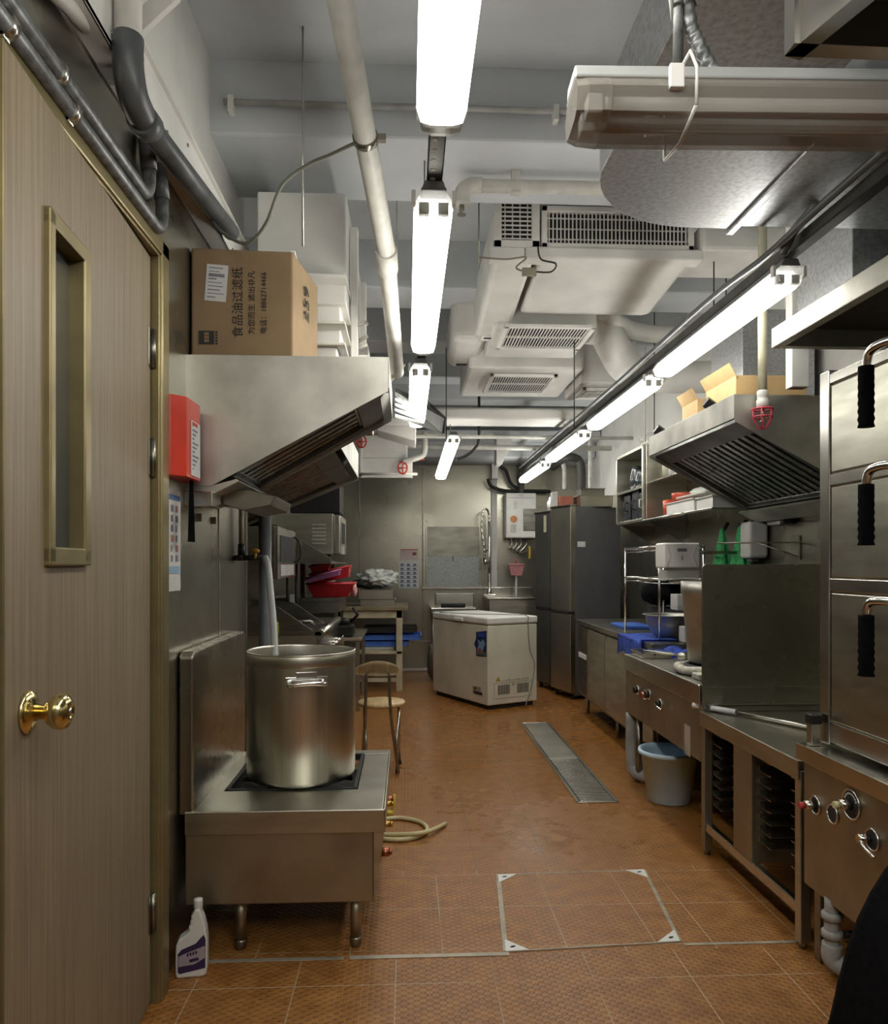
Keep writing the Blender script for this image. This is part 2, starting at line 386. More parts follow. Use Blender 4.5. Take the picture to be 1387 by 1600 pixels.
def cloth(nx, ny, f):
    g = G(); vs = [[g.bm.verts.new(f(i / nx, j / ny)) for j in range(ny + 1)] for i in range(nx + 1)]
    for i in range(nx):
        for j in range(ny):
            fc = g.bm.faces.new((vs[i][j], vs[i + 1][j], vs[i + 1][j + 1], vs[i][j + 1])); fc.smooth = True
    r = bmesh.ops.solidify(g.bm, geom=list(g.bm.faces), thickness=0.004)
    return g

# =================================================================== THE ROOM
XR = 2.25; YB = 9.86; XL = -0.80; XL2 = -1.30; ZC = 3.46; ZB = 3.15; YN = -1.6
g = G(); g.box(-1.6, YN, -0.1, XR + 0.1, YB + 0.1, 0)
# the drain trench and cover are laid on the slab (thin frames)
struct('floor', g, FLOORM)
struct('ceiling', G().box(-1.6, YN, ZC, XR + 0.1, YB + 0.1, ZC + 0.1), PAINTC)
for i, (a, b) in enumerate(((0.55, 2.27), (3.21, 3.77), (4.95, 5.35), (6.15, 6.5), (7.3, 7.6), (8.3, 8.6))):
    struct('ceiling_beam', G().box(XL2 - 0.1, a, ZB, XR + 0.05, b, ZC + 0.01, 0.012), PAINTC)
struct('ceiling_soffit', G().box(XL2, 9.1, 2.64, XR, YB, ZC, 0.01), PAINTC)
struct('ceiling_ledge', G().box(XL2, 8.85, 2.82, XR, 9.1, 2.92, 0.01).box(XL2, 8.7, 3.0, XR, 9.1, 3.1, 0.01), PAINTC)
# left wall with the door opening
g = G()
g.box(-1.5, YN, 0, XL, 1.40, 2.65).box(-1.5, 1.40, 2.35, XL, 2.47, 2.65).box(-1.5, 2.47, 0, XL, 3.87, 2.65)
wl = struct('wall_left', g, WALLST)
struct('wall_left_upper', G().box(-1.5, YN, 2.65, XL - 0.012, 3.87, ZC), PAINT)
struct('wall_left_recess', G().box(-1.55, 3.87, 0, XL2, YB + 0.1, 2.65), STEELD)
struct('wall_left_recess_upper', G().box(-1.55, 3.87, 2.65, XL2 - 0.01, YB + 0.1, ZC), PAINT)
struct('wall_door_reveal', G().box(-1.52, 1.2, 0, -1.5, 2.6, 2.65), DARK)
struct('wall_back', G().box(XL2 - 0.2, YB, 0, XR + 0.1, YB + 0.1, 2.66), WALLST)
struct('wall_back_upper', G().box(XL2 - 0.2, YB, 2.66, XR + 0.1, YB + 0.1, ZC), PAINT)
struct('wall_right', G().box(XR, YN, 0, XR + 0.1, YB, 2.12), WALLST)
struct('wall_right_upper', G().box(XR + 0.012, YN, 2.12, XR + 0.1, YB, ZC), PAINT)
struct('wall_front', G().box(-1.6, YN - 0.1, 0, XR + 0.1, YN, ZC), PAINTD)
struct('baseboard_back', G().box(XL2, YB - 0.012, 0.0, XR, YB, 0.035, 0.004), PAINT)
struct('trim_1', G().box(XL2, YB - 0.02, 0.37, XR, YB, 0.385, 0.004), PAINTD)
# steel sheet joint covers on the walls
g = G(); g.box(XL, 3.845, 0, XL + 0.006, 3.875, 2.65, 0.002).box(XL, 3.30, 0, XL + 0.004, 3.32, 2.65, 0.001)
struct('trim_2', g, STEELB)
struct('trim_3', G().box(0.19, YB - 0.006, 0.4, 0.205, YB, 2.6, 0.002).box(-0.62, YB - 0.006, 0.4, -0.605, YB, 2.6, 0.002), STEELD)
struct('trim_4', G().box(XR - 0.006, 4.05, 0.8, XR, 4.065, 2.1, 0.001).box(XR - 0.006, 4.95, 0.8, XR, 4.965, 2.1, 0.001), STEELD)

# metal strip across the floor beside the access cover
struct('trim_5', G().box(-0.20, 2.685, 0, 0.36, 2.708, 0.003, 0.001).box(1.0, 2.725, 0, 1.42, 2.74, 0.003, 0.001).box(-0.75, 2.685, 0, -0.22, 2.705, 0.003, 0.001), mat('worn_metal_strip', (0.45, 0.40, 0.32), 0.5, 0.4, 0.12, 15))

# =================================================================== DOOR on the left
DL = Vector((-0.734, 1.437, 0)); DH = Vector((-0.800, 2.440, 0))
dd = (DH - DL).normalized(); dn = Vector((dd.y, -dd.x, 0))          # dn points into the room
door = thing('door_1', 'grey oak laminate swing door with narrow dark window and brass knob, slightly ajar', 'door', tuple(DH), 0, None, 'structure')
def dpt(t, off, z): return DL + dd * t + dn * off + Vector((0, 0, z))
def dbox(g, t0, t1, o0, o1, z0, z1, bev=0.002):
    R = Matrix((dd, dn, Vector((0, 0, 1)))).transposed()
    c = dpt((t0 + t1) / 2, (o0 + o1) / 2, (z0 + z1) / 2)
    g.obox(c, t1 - t0, o1 - o0, z1 - z0, R, bev); return g
W = (DH - DL).length
# leaf built round the window opening
wt0, wt1, wz0, wz1 = 0.195, 0.405, 1.40, 2.095
g = G(); dbox(g, 0, W - 0.004, -0.044, 0, 0.012, wz0); dbox(g, 0, W - 0.004, -0.044, 0, wz1, 2.335)
dbox(g, 0, wt0, -0.0441, -0.0001, wz0 - 0.01, wz1 + 0.01); dbox(g, wt1, W - 0.004, -0.0441, -0.0001, wz0 - 0.01, wz1 + 0.01)
part('door_leaf', g, OAK, door)
g = G()
for a in ((wt0 - 0.014, wt0 + 0.014, wz0 - 0.02, wz1 + 0.02), (wt1 - 0.022, wt1 + 0.022, wz0 - 0.02, wz1 + 0.02)): dbox(g, a[0], a[1], -0.03, 0.014, a[2], a[3], 0.004)
dbox(g, wt0 - 0.014, wt1 + 0.022, -0.03, 0.014, wz0 - 0.026, wz0 + 0.014, 0.004); dbox(g, wt0 - 0.014, wt1 + 0.022, -0.03, 0.014, wz1 - 0.014, wz1 + 0.022, 0.004)
part('window_frame', g, BRONZE, door)
g = G(); dbox(g, wt0, wt1, -0.03, -0.022, wz0, wz1, 0); part('window_pane', g, GLASSD, door)
g = G(); dbox(g, -0.006, 0.0, -0.05, 0.002, 0.012, 2.335, 0.002); part('edge_strip', g, BRONZE, door)
# knob
kc = dpt(0.10, 0, 1.089)
def klathe(g, prof):
    rings = []
    for r, h in prof:
        rings.append([kc + dn * h + dd * math.cos(t) * r + Vector((0, 0, 1)) * math.sin(t) * r for t in [2 * PI * k / 28 for k in range(28)]])
    g.loft(rings); return g
part('knob_rose', klathe(G(), [(0.043, 0), (0.043, 0.004), (0.040, 0.008), (0.030, 0.012), (0.018, 0.016)]), BRASS, door)
kn = part('knob', klathe(G(), [(0.014, 0.012), (0.014, 0.034), (0.025, 0.040), (0.034, 0.052), (0.036, 0.064), (0.032, 0.075), (0.020, 0.081), (0.0145, 0.083), (0.012, 0.079), (0.004, 0.079)]), BRASS, door)
part('key_cylinder', klathe(G(), [(0.007, 0.078), (0.007, 0.082), (0.001, 0.082)]), CHROME, kn)
for z in (2.05, 1.71, 0.29):
    g = G(); g.cyl(dpt(W - 0.002, 0.008, z - 0.06), dpt(W - 0.002, 0.008, z + 0.06), 0.008, 10)
    dbox(g, W - 0.03, W - 0.002, 0, 0.003, z - 0.058, z + 0.058, 0.001)
    part('hinge', g, STEELD, door)
# frame
fr = thing('trim_6', 'olive bronze door frame around the laminate door', 'door frame', (-0.80, 2.49, 0), 0, None, 'structure')
g = G(); g.box(-0.93, 2.445, 0, -0.775, 2.465, 2.36, 0.003).box(-0.93, 2.455, 0, -0.768, 2.525, 2.40, 0.006); part('jamb', g, BRONZE, fr)
g = G(); g.box(-0.93, 1.38, 2.342, -0.775, 2.46, 2.36, 0.003).box(-0.93, 1.33, 2.35, -0.768, 2.525, 2.405, 0.006); part('head', g, BRONZE, fr)
g = G(); g.box(-0.93, 1.33, 0, -0.78, 1.40, 2.40, 0.006); part('jamb', g, BRONZE, fr)

# =================================================================== pipes top left
def clamp_ring(g, c, d, r):
    g.tube([Vector(c) - Vector(d) * 0.012, Vector(c) + Vector(d) * 0.012], r, 12)
def conduit(z, y1, label, zbend):
    t = thing('wall_conduit', label, 'pipe', (-0.765, 1.5, z - 0.02), 0, 'grey steel conduits over the door')
    pts = [(-0.765, 0.9, z), (-0.765, y1 - 0.09, z)] + [Vector((-0.765, y1 - 0.09, z + 0.07)) + Vector((0, 0.07 * math.sin(a), -0.07 * math.cos(a))) for a in [PI / 12 * k for k in range(1, 7)]] + [(-0.765, y1 - 0.02, zbend)]
    part('conduit', G().tube(pts, 0.020, 12), CONDUIT, t)
    for yy in (1.72, 1.45) if z > 2.41 else (1.78, 1.5):
        g = G(); clamp_ring(g, (-0.765, yy, z), (0, 1, 0), 0.026); g.box(-0.802, yy - 0.012, z - 0.03, -0.76, yy + 0.012, z - 0.018, 0.002); part('pipe_clamp', g, STEELB, t)
    part('dark_sleeve', G().tube([(-0.765, y1 - 0.02, zbend - 0.005), (-0.775, y1 - 0.02, zbend + 0.10)], 0.024, 12), PVCD, t)
conduit(2.455, 2.34, 'upper of the two grey steel conduits running above the laminate door', 2.55)
conduit(2.405, 2.46, 'lower of the two grey steel conduits running just above the door frame', 2.52)
t = thing('drain_pipe', 'dark grey plastic drain pipe with elbow running along top of left wall', 'pipe', (-0.70, 2.03, 2.5))
part('pipe', G().tube([(-0.700, 2.06, 2.555), (-0.700, 3.10, 2.70)], 0.032, 18), PVCD, t)
part('elbow', G().tube(smoothp([(-0.700, 1.965, 2.70), (-0.700, 1.965, 2.63), (-0.700, 2.00, 2.575), (-0.700, 2.08, 2.558)]), 0.038, 18), PVCD, t)
part('socket', G().tube([(-0.700, 2.06, 2.555), (-0.700, 2.12, 2.563)], 0.041, 18), PVCD, t)
t = thing('riser_pipe', 'white painted vertical pipe dropping into the dark drain elbow', 'pipe', (-0.70, 1.965, 2.69))
part('pipe', G().tube([(-0.70, 1.965, 2.69), (-0.70, 1.965, 3.15)], 0.034, 18), WPIPE, t)
solo('wall_pipe', G().tube([(-0.775, 1.2, 2.48), (-0.775, 1.76, 2.645), (-0.775, 2.06, 2.725), (-0.80, 2.12, 2.735)], 0.019, 12), WPIPE, 'thin cream painted pipe running up the white strip of left wall', 'pipe')
t = thing('steel_angle_beam', 'white painted folded steel beam running lengthwise along the top of left wall', 'beam', (-0.77, 2.4, 2.66))
g = G(); g.box(-0.80, 1.75, 2.665, -0.735, 4.0, 2.68, 0.002).box(-0.742, 1.75, 2.665, -0.735, 4.0, 2.82, 0.002).box(-0.80, 1.75, 2.81, -0.72, 4.0, 2.82, 0.002)
part('channel', g, PAINT, t)
g = G()
for k in range(9): g.cyl((-0.737, 1.95 + k * 0.22, 2.70 + 0.08 * (k % 2)), (-0.731, 1.95 + k * 0.22, 2.70 + 0.08 * (k % 2)), 0.006, 8)
part('bolt', g, STEELD, t)
t = thing('gusset_brace', 'white bolted brace joining the left beam to the first ceiling beam', 'brace', (-0.7, 2.0, 2.9))
qa, qb = P(238, 88, x=-0.735), P(268, 35, y=1.95)
part('plate', G().prism([(-0.742, 2.80), (-0.62, 2.92), (-0.62, 3.15), (-0.66, 3.15), (-0.66, 2.95), (-0.742, 2.87)], 2.12, 2.14, 'y', 0.002), PAINT, t)
struct('trim_7', G().box(-0.80, 2.02, 2.66, -0.74, 2.10, 3.2, 0.004), PAINTD)
solo('slim_cable', G().tube([(-0.785, 1.93, 2.70), (-0.785, 1.93, 3.15)], 0.004, 6), BLACK, 'thin black cable on the wall left of white riser pipe', 'cable')
# long white pipe beside the lamps
p0 = P(520, -60, y=1.9); p1 = P(603, 390, y=3.0); p2 = P(620, 582, y=4.0)
t = thing('ceiling_pipe', 'long white painted pipe sloping down left of the lamp row', 'pipe', tuple(p2))
part('pipe', G().tube([p0, p1, p2], 0.036, 18), WPIPE, t)
d = (p2 - p1).normalized(); part('socket', G().tube([p1 - d * 0.0, p1 + d * 0.13], 0.043, 18), WPIPE, t)
pm = P(565, 228, y=2.45); g = G(); d = (p1 - p0).normalized(); q = p0 + (p1 - p0) * 0.50
g.tube([q - d * 0.012, q + d * 0.012], 0.041, 18); g.box(q.x + 0.03, q.y - 0.01, q.z - 0.01, q.x + 0.065, q.y + 0.01, q.z + 0.012, 0.002)
part('pipe_clamp', g, STEELD, t)
qc = q
solo('pipe_bracket', G().prism([(p2.x - 0.03, p2.z - 0.05), (p2.x + 0.045, p2.z + 0.04), (p2.x - 0.03, p2.z + 0.045)], p2.y - 0.02, p2.y + 0.01, 'y', 0.002), CREAMW, 'small cream triangular bracket at the lower end of the long white pipe', 'bracket')
# cable from pipe clamp to the carton
solo('sagging_cable', G().tube(smoothp([q, P(520, 240, y=2.55), P(480, 258, y=2.62), P(440, 290, y=2.65), P(415, 350, y=2.7), P(385, 380, y=2.75), P(350, 365, y=2.8), P(330, 345, y=2.85)]), 0.006, 8), mat('grey_green_cable', (0.18, 0.19, 0.15), 0.5), 'thin grey cable looping from pipe clamp down to the dark drain pipe', 'cable')

# hanging rods
def rod(p, ztop, label, m=STEELD, r=0.004):
    return solo('hanging_rod', G().cyl((p.x, p.y, p.z), (p.x, p.y, ztop), r, 8), m, label, 'rod', 'threaded rods hanging from the ceiling')
rod(P(473, 385, y=3.0), ZC, 'thin steel rod rising from the lettered carton', STEELB)
rod(P(620, 560, y=4.05), ZC, 'thin white rod beside the long sloping white pipe', WPIPE)
rod(P(748, 420, y=3.85), ZC, 'thin dark rod left of the small air grille', STEELD)
rod(P(897, 670, y=5.0), ZC, 'dark rod hanging right of the second slanted air grille', BLACKM)
rod(P(1115, 500, y=4.0), ZC, 'dark rod right of the wide air grille, nearer of the pair', BLACKM)
rod(P(1134, 490, y=4.3), ZC, 'dark rod right of the wide air grille, further of the pair', BLACKM)
rod(P(697, 715, y=6.3), ZC, 'dark rod above the tilted fourth lamp', BLACKM)
rod(P(1022, 680, y=6.0), ZC, 'thin dark rod dropping beside the cartons on right hood', BLACKM)
rod(P(1008, 690, y=6.2), ZC, 'white rod dropping to the top of the wall cabinet', WPIPE)

# horizontal pipes under ceiling
t = thing('sprinkler_pipe', 'white horizontal pipe with elbow under the ceiling right of the lamps', 'pipe', (0.3, 3.5, 3.05))
pa = P(735, 290, y=3.45); 
part('pipe', G().tube([pa, (2.2, 3.45, pa.z + 0.005)], 0.030, 14), WPIPE, t)
part('elbow', G().tube(smoothp([pa + Vector((0.05, 0, 0)), pa, pa + Vector((-0.035, 0, -0.03)), pa + Vector((-0.04, 0, -0.09))], 4), 0.036, 14), WPIPE, t)
part('sprinkler_head', G().tube([pa + Vector((-0.04, 0, -0.09)), pa + Vector((-0.04, 0, -0.13))], 0.012, 10).cyl(pa + Vector((-0.04, 0, -0.13)), pa + Vector((-0.04, 0, -0.134)), 0.02, 12), STEELD, t)
g = G(); pb = P(805, 290, y=3.45); g.box(pb.x - 0.02, 3.43, pb.z - 0.04, pb.x + 0.02, 3.47, 3.15, 0.003); part('pipe_hanger', g, WPIPE, t)
t = thing('ceiling_conduit', 'thin painted conduit clipped across the first ceiling beam', 'pipe', (0.3, 3.18, 3.28))
part('conduit', G().tube([(XL + 0.05, 3.185, 3.27), (XR, 3.185, 3.27)], 0.013, 10), PAINTD, t)
for x in (-0.72, 0.05, 0.62, 1.1): part('clip', G().box(x - 0.012, 3.165, 3.225, x + 0.012, 3.215, 3.29, 0.003), PAINT, t)

# =================================================================== LAMPS
def lamp_parts(t, L, lit, m, wd=0.118):
    """built along local +y from 0 to L, bottom at z 0"""
    h = wd / 2
    prof = lambda k: [(-h * 0.55 * k, 0.074), (-h * k, 0.040), (-h * 0.82 * k, 0.006), (-h * 0.45 * k, 0.0), (h * 0.45 * k, 0.0), (h * 0.82 * k, 0.006), (h * k, 0.040), (h * 0.55 * k, 0.074)]
    g = G(); a = [Vector((x, 0.055, z)) for x, z in prof(0.97)]; b = [Vector((x, L - 0.055, z)) for x, z in prof(0.97)]
    g.loft([a, b], True, True, False); part('diffuser', g, m if lit else CLEAR, t, True)
    for s, ye in ((1, 0.0), (-1, L)):
        g = G(); rings = []
        for k, yy in ((0.80, 0.0), (0.93, 0.018), (1.0, 0.056)):
            rings.append([Vector((x, ye + s * yy, z + (1 - k) * 0.03)) for x, z in prof(k)])
        g.loft(rings, True, True, False); part('end_cap', g, (LCAP if lit else CLEAR), t, True)
        for xx in (-0.028, 0.028):
            part('tube_socket', G().box(xx - 0.015, ye + s * 0.020, 0.012, xx + 0.015, ye + s * 0.046, 0.046, 0.003), WHITEP, t, True)
    g = G(); top = lambda k, z: [Vector((sx * h * k, yy, z)) for sx, yy in ((-1, 0), (1, 0), (1, L), (-1, L))]
    g.box(-h * 0.62, 0.0, 0.070, h * 0.62, L, 0.078, 0.003).prism([(-h * 0.58, 0.076), (-h * 0.45, 0.098), (h * 0.45, 0.098), (h * 0.58, 0.076)], 0.0, L, 'y', 0.003)
    part('housing', g, LHOUS if lit else LAMPGREY, t, True)
    if lit:
        for yy in (0.30, L - 0.30): part('suspension', G().cyl((0, yy, 0.09), (0, yy, (2.50 if t.location.x > 1 else 2.62 if t.location.x > 0.3 else 3.3) - t.location.z), 0.004, 6), STEELD, t, True)
    if not lit:
        for xx in (-0.03, 0.03): part('fluorescent_tube', G().cyl((xx, 0.05, 0.032), (xx, L - 0.05, 0.032), 0.013, 12), WHITEP, t, True)
    for yy in ((0.16, L - 0.16) if not lit else (0.02,)):
        for sx in (-1, 1): part('clip', G().box(sx * h * 0.98 - 0.006, yy - 0.012, 0.034, sx * h * 0.98 + 0.006, yy + 0.012, 0.074, 0.002), WHITEP, t, True)
def lamp(x, y, z, L, label, m, rz=0, lit=True):
    t = thing('batten_lamp', label, 'lamp', (x, y, z), rz, 'twin fluorescent batten lamps'); lamp_parts(t, L, lit, m); return t
ZL = 2.37
lamp(0.078, 0.30, ZL, 1.49, 'lit batten lamp nearest the viewer, cut by the top edge of the view', LITL)
lamp(0.076, 2.18, ZL, 1.50, 'lit batten lamp second in the centre-left row, above the perforated strut end', LITL)
lamp(0.070, 4.07, ZL, 1.59, 'short-looking lit batten lamp third in centre-left row, beside left hood', LITL)
t4 = lamp(0.385, 6.35, 2.375, 1.5, 'lit batten lamp hanging tilted in front of the back wall', LITL, 0.03)
t4.rotation_euler = (-0.10, 0, 0.03)
for a in (('lit batten lamp nearest in the right-hand row, with grey end cap by the steamer hood', 2.76, 1.46, 2.405),
          ('lit batten lamp second in the right-hand row', 4.31, 1.48, 2.385), ('lit batten lamp third in the right-hand row', 6.03, 1.50, 2.37),
          ('lit batten lamp furthest in the right-hand row, above the water heater', 7.76, 1.55, 2.355)):
    lamp(1.41, a[1], a[3], a[2], a[0], LITR)
# unlit lamp lying across the view at top right
pl = P(905, 200, y=1.30)
t = thing('batten_lamp', 'unlit batten lamp hung crosswise under the galvanised duct at top right', 'lamp', (pl.x - 0.01, 1.32, 2.125), -PI / 2 - 0.03, 'twin fluorescent batten lamps')
lamp_parts(t, 1.5, False, None, 0.15)
pz = P(1072, 130, y=1.28)
g = G(); g.tube([(pz.x, 1.235, 2.13), (pz.x, 1.232, 2.19), (pz.x, 1.26, 2.235), (pz.x, 1.36, 2.235), (pz.x, 1.395, 2.19), (pz.x, 1.39, 2.12), (pz.x, 1.31, 2.108), (pz.x, 1.235, 2.13)], 0.003, 6)
solo('cable_tie', g, WHITEP, 'white cable tie strapped around the unlit lamp', 'cable tie')
ps = P(1053, 60, y=1.35)
t = thing('lamp_suspension', 'grey steel rod holding up the unlit lamp', 'rod', (ps.x, 1.35, 2.22)); part('rod', G().cyl((ps.x, 1.33, 2.21), (ps.x, 1.33, 2.60), 0.009, 10), CONDUIT, t)
part('cable_tie', G().tube([(ps.x - 0.02, 1.31, 2.36), (ps.x + 0.02, 1.305, 2.365), (ps.x + 0.035, 1.33, 2.365), (ps.x, 1.36, 2.36), (ps.x - 0.02, 1.31, 2.36)], 0.004, 6), WHITEP, t)
g = G(); pts = smoothp([(ps.x + 0.018, 1.33, 2.58), (ps.x + 0.018, 1.33, 2.36), (ps.x + 0.035, 1.325, 2.29), (ps.x + 0.065, 1.32, 2.232)], 14)
g.tube(pts, 0.012, 10, True, lambda t: 1 + 0.13 * math.sin(t * 190)); solo('flexible_conduit', g, CONDUIT, 'ribbed flexible grey conduit feeding the unlit lamp', 'cable')

# struts carrying the lamp rows
def strut(x, y0, y1, z, label, holes=True):
    t = thing('lamp_strut', label, 'rail', (x, y0, z))
    g = G(); g.box(x - 0.022, y0, z, x + 0.022, y1, z + 0.005, 0.001).box(x - 0.022, y0, z, x - 0.018, y1, z + 0.045, 0.001).box(x + 0.018, y0, z, x + 0.022, y1, z + 0.045, 0.001)
    part('channel', g, GUNM, t)
    if holes:
        g = G(); k = y0 + 0.03
        while k < y1 - 0.02: g.cyl((x - 0.006, k, z - 0.001), (x - 0.006, k, z + 0.0005), 0.008, 12); k += 0.05
        part('hole', g, WHITEP, t)
    return t
strut(0.078, 1.70, 2.30, 2.471, 'black perforated strut between the first two lamps')
strut(0.076, 3.6, 4.2, 2.471, 'dark strut linking the second and third lamps of the left row', False)
strut(1.415, 0.9, 9.4, 2.51, 'long dark steel rail above the right-hand lamp row', False)
g = G(); g.tube(smoothp([(1.36, 1.5, 2.56), (1.35, 2.4, 2.55), (1.33, 2.8, 2.52), (1.34, 3.4, 2.55), (1.35, 5.0, 2.54), (1.36, 7.0, 2.55), (1.36, 9.3, 2.54)], 8), 0.013, 8)
solo('power_cable', g, PVCD, 'black cable tied along the right-hand lamp rail', 'cable')
g = G(); g.tube(smoothp([(1.36, 2.72, 2.50), (1.37, 2.66, 2.56), (1.40, 2.55, 2.62), (1.42, 2.5, 2.75), (1.42, 2.4, 2.9)], 6), 0.016, 8)
solo('lamp_lead', g, PVCD, 'black lead rising from the near end of the right-hand lamp row', 'cable')

# =================================================================== DUCTS above
# galvanised elbow
t = thing('galvanised_duct', 'large galvanised sheet-metal duct elbow under the ceiling at top right', 'duct', (0.9, 2.0, 2.6))
out = [Vector((0.61, 0.6)), Vector((0.605, 2.30))] + [Vector((1.03 - 0.43 * math.cos(a), 2.32 + 0.43 * math.sin(a))) for a in [PI / 2 * k / 12 for k in range(1, 13)]] + [Vector((1.17, 2.752))]
inn = [Vector((1.17, 2.20)), Vector((1.12, 2.19)), Vector((1.08, 2.12)), Vector((1.07, 0.6))]
part('elbow', G().prism([(p.x, p.y) for p in out + inn], 2.60, 2.83, 'z', 0.004), GALV, t)
part('flange', G().box(1.172, 2.16, 2.59, 1.20, 2.78, 2.845, 0.003), GALV, t)
part('straight_duct', G().box(1.21, 2.20, 2.605, 2.25, 2.74, 2.83, 0.004), GALV, t)
g = G(); g.box(0.675, 1.86, 2.5975, 1.02, 2.2, 2.60)
# unit hood corner at top right
t = thing('steel_canopy', 'corner of a steel canopy with dark underside at the top right edge', 'hood', (1.2, 1.0, 2.3))
c0 = P(1225, 88, z=2.28); c1 = P(1340, -8, z=2.28)
g = G(); e = (c1 - c0).normalized(); far = c0 + Vector((1.0, 0.02, 0))
near = c0 + e * 0.5
g.loft([[c0, c0 + Vector((0, 0, 0.12))], [near, near + Vector((0, 0, 0.12))]], False, False, False)
poly = [(c0.x, c0.y), (c0.x + 1.3, c0.y + 0.02), (c0.x + 1.3, c0.y - 0.9), (near.x + 0.4, c0.y - 0.9), (near.x, near.y)]
gg = G()
def ring(poly, z0, z1, th, gg):
    n = len(poly)
    for i in range(n):
        a = Vector((*poly[i], 0)); b = Vector((*poly[(i + 1) % n], 0)); dv = (b - a).normalized(); nn = Vector((-dv.y, dv.x, 0)) * -th
        v = [a, b, b + nn, a + nn]
        gg.prism([(p.x, p.y) for p in v], z0, z1, 'z', 0)
ring(poly, 2.28, 2.40, 0.035, gg); part('rim', gg, STEELB, t)
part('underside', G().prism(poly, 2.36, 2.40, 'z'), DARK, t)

# air units
t = thing('air_handling_unit', 'large white ceiling air unit with wide vertical-slat grille facing forward', 'air conditioner', (1.08, 4.3, 2.92))
g = G(); g.prism([(3.92, 2.95), (4.62, 2.90), (4.74, 2.93), (4.78, 3.02), (4.78, 3.2), (3.92, 3.2)], 0.70, 1.48, 'x', 0.02); part('casing', g, DUCTW, t)
def grille(name, t, x0, z0, x1, z1, y, n, vertical=True, fw=0.03, m=PAINT, nbar=3):
    g = G(); g.box(x0, y - 0.015, z0, x0 + fw, y + 0.02, z1, 0.003).box(x1 - fw, y - 0.015, z0, x1, y + 0.02, z1, 0.003).box(x0, y - 0.015, z0, x1, y + 0.02, z0 + fw, 0.003).box(x0, y - 0.015, z1 - fw, x1, y + 0.02, z1, 0.003)
    f = part('grille_frame', g, m, t)
    g = G(); a0, a1 = (x0 + fw, x1 - fw) if vertical else (z0 + fw, z1 - fw)
    for i in range(n):
        c = a0 + (a1 - a0) * (i + 0.5) / n; q = (a1 - a0) / n * 0.15
        if vertical: g.box(c - q, y - 0.003, z0 + fw, c + q, y + 0.003, z1 - fw)
        else: g.box(x0 + fw, y - 0.003, c - q, x1 - fw, y + 0.003, c + q)
    for i in range(nbar):
        if vertical: c = z0 + fw + (z1 - z0 - 2 * fw) * (i + 0.5) / nbar; g.box(x0 + fw, y + 0.006, c - 0.003, x1 - fw, y + 0.012, c + 0.003)
        else: c = x0 + fw + (x1 - x0 - 2 * fw) * (i + 0.5) / nbar; g.box(c - 0.003, y + 0.006, z0 + fw, c + 0.003, y + 0.012, z1 - fw)
    part('slats', g, m, t)
    part('grille_void', G().box(x0 + fw, y + 0.016, z0 + fw, x1 - fw, y + 0.019, z1 - fw), DARK, t)
grille('g', t, 0.685, 2.985, 1.475, 3.205, 3.90, 36)
part('flange', G().box(0.60, 3.87, 2.93, 1.52, 3.97, 2.99, 0.01), DUCTW, t)
t = thing('supply_duct', 'white wrapped duct with small square horizontal-slat grille at its near end', 'duct', (0.55, 4.4, 2.9))
part('casing', G().prism([(3.92, 2.96), (5.05, 2.88), (5.2, 2.90), (5.24, 3.0), (5.24, 3.25), (3.92, 3.25)], 0.45, 0.665, 'x', 0.03), DUCTW, t)
grille('g', t, 0.44, 2.985, 0.675, 3.27, 3.90, 9, False, 0.04, PAINT, 4)
g = G(); g.box(0.42, 3.88, 2.93, 0.598, 3.97, 2.99, 0.008); part('flange', g, DUCTW, t)
t2 = part('air_register', G().box(0.49, 5.02, 2.868, 0.62, 5.12, 2.886, 0.002), PAINT, t)
part('slot', G().box(0.505, 5.045, 2.866, 0.605, 5.075, 2.87), DARK, t2)
t = thing('supply_duct', 'smaller white wrapped duct end with a slot register, further left of the air units', 'duct', (0.43, 5.5, 2.9))
part('casing', G().box(0.30, 5.2, 2.885, 0.55, 5.92, 3.2, 0.07, 4), DUCTW, t)
part('slot', G().box(0.37, 5.78, 2.878, 0.50, 5.82, 2.888), DARK, t)
def under_grille(t, x0, y0, x1, y1, z, n, fw=0.03):
    g = G()
    for b in ((x0, y0, x0 + fw, y1), (x1 - fw, y0, x1, y1), (x0, y0, x1, y0 + fw), (x0, y1 - fw, x1, y1)): g.box(b[0], b[1], z - 0.012, b[2], b[3], z + 0.01, 0.003)
    part('grille_frame', g, PAINT, t)
    g = G()
    for i in range(n):
        c = x0 + fw + (x1 - x0 - 2 * fw) * (i + 0.5) / n; q = (x1 - x0 - 2 * fw) / n * 0.16; g.box(c - q, y0 + fw, z - 0.002, c + q, y1 - fw, z + 0.002)
    g.box(x0 + fw, (y0 + y1) / 2 - 0.005, z - 0.004, x1 - fw, (y0 + y1) / 2 + 0.005, z + 0.008)
    part('slats', g, PAINT, t); part('grille_void', G().box(x0 + fw, y0 + fw, z + 0.008, x1 - fw, y1 - fw, z + 0.0095), DARK, t)
t = thing('ceiling_air_unit', 'white ceiling air unit with slatted underside grille just behind the wide grille', 'air conditioner', (0.9, 4.9, 2.85))
part('casing', G().box(0.55, 4.80, 2.857, 1.20, 5.50, 3.14, 0.02), DUCTW, t); under_grille(t, 0.60, 4.70, 1.17, 5.20, 2.845, 26)
t = thing('ceiling_air_unit', 'white ceiling air unit with slatted underside grille, further back above the aisle', 'air conditioner', (0.9, 6.0, 2.79))
part('casing', G().box(0.45, 5.60, 2.804, 1.30, 6.55, 3.12, 0.02), DUCTW, t); under_grille(t, 0.62, 5.72, 1.13, 6.30, 2.79, 24)
t = thing('ceiling_air_unit', 'small white ceiling diffuser half hidden above the second lamp of the right row', 'air conditioner', (1.5, 6.2, 2.75))
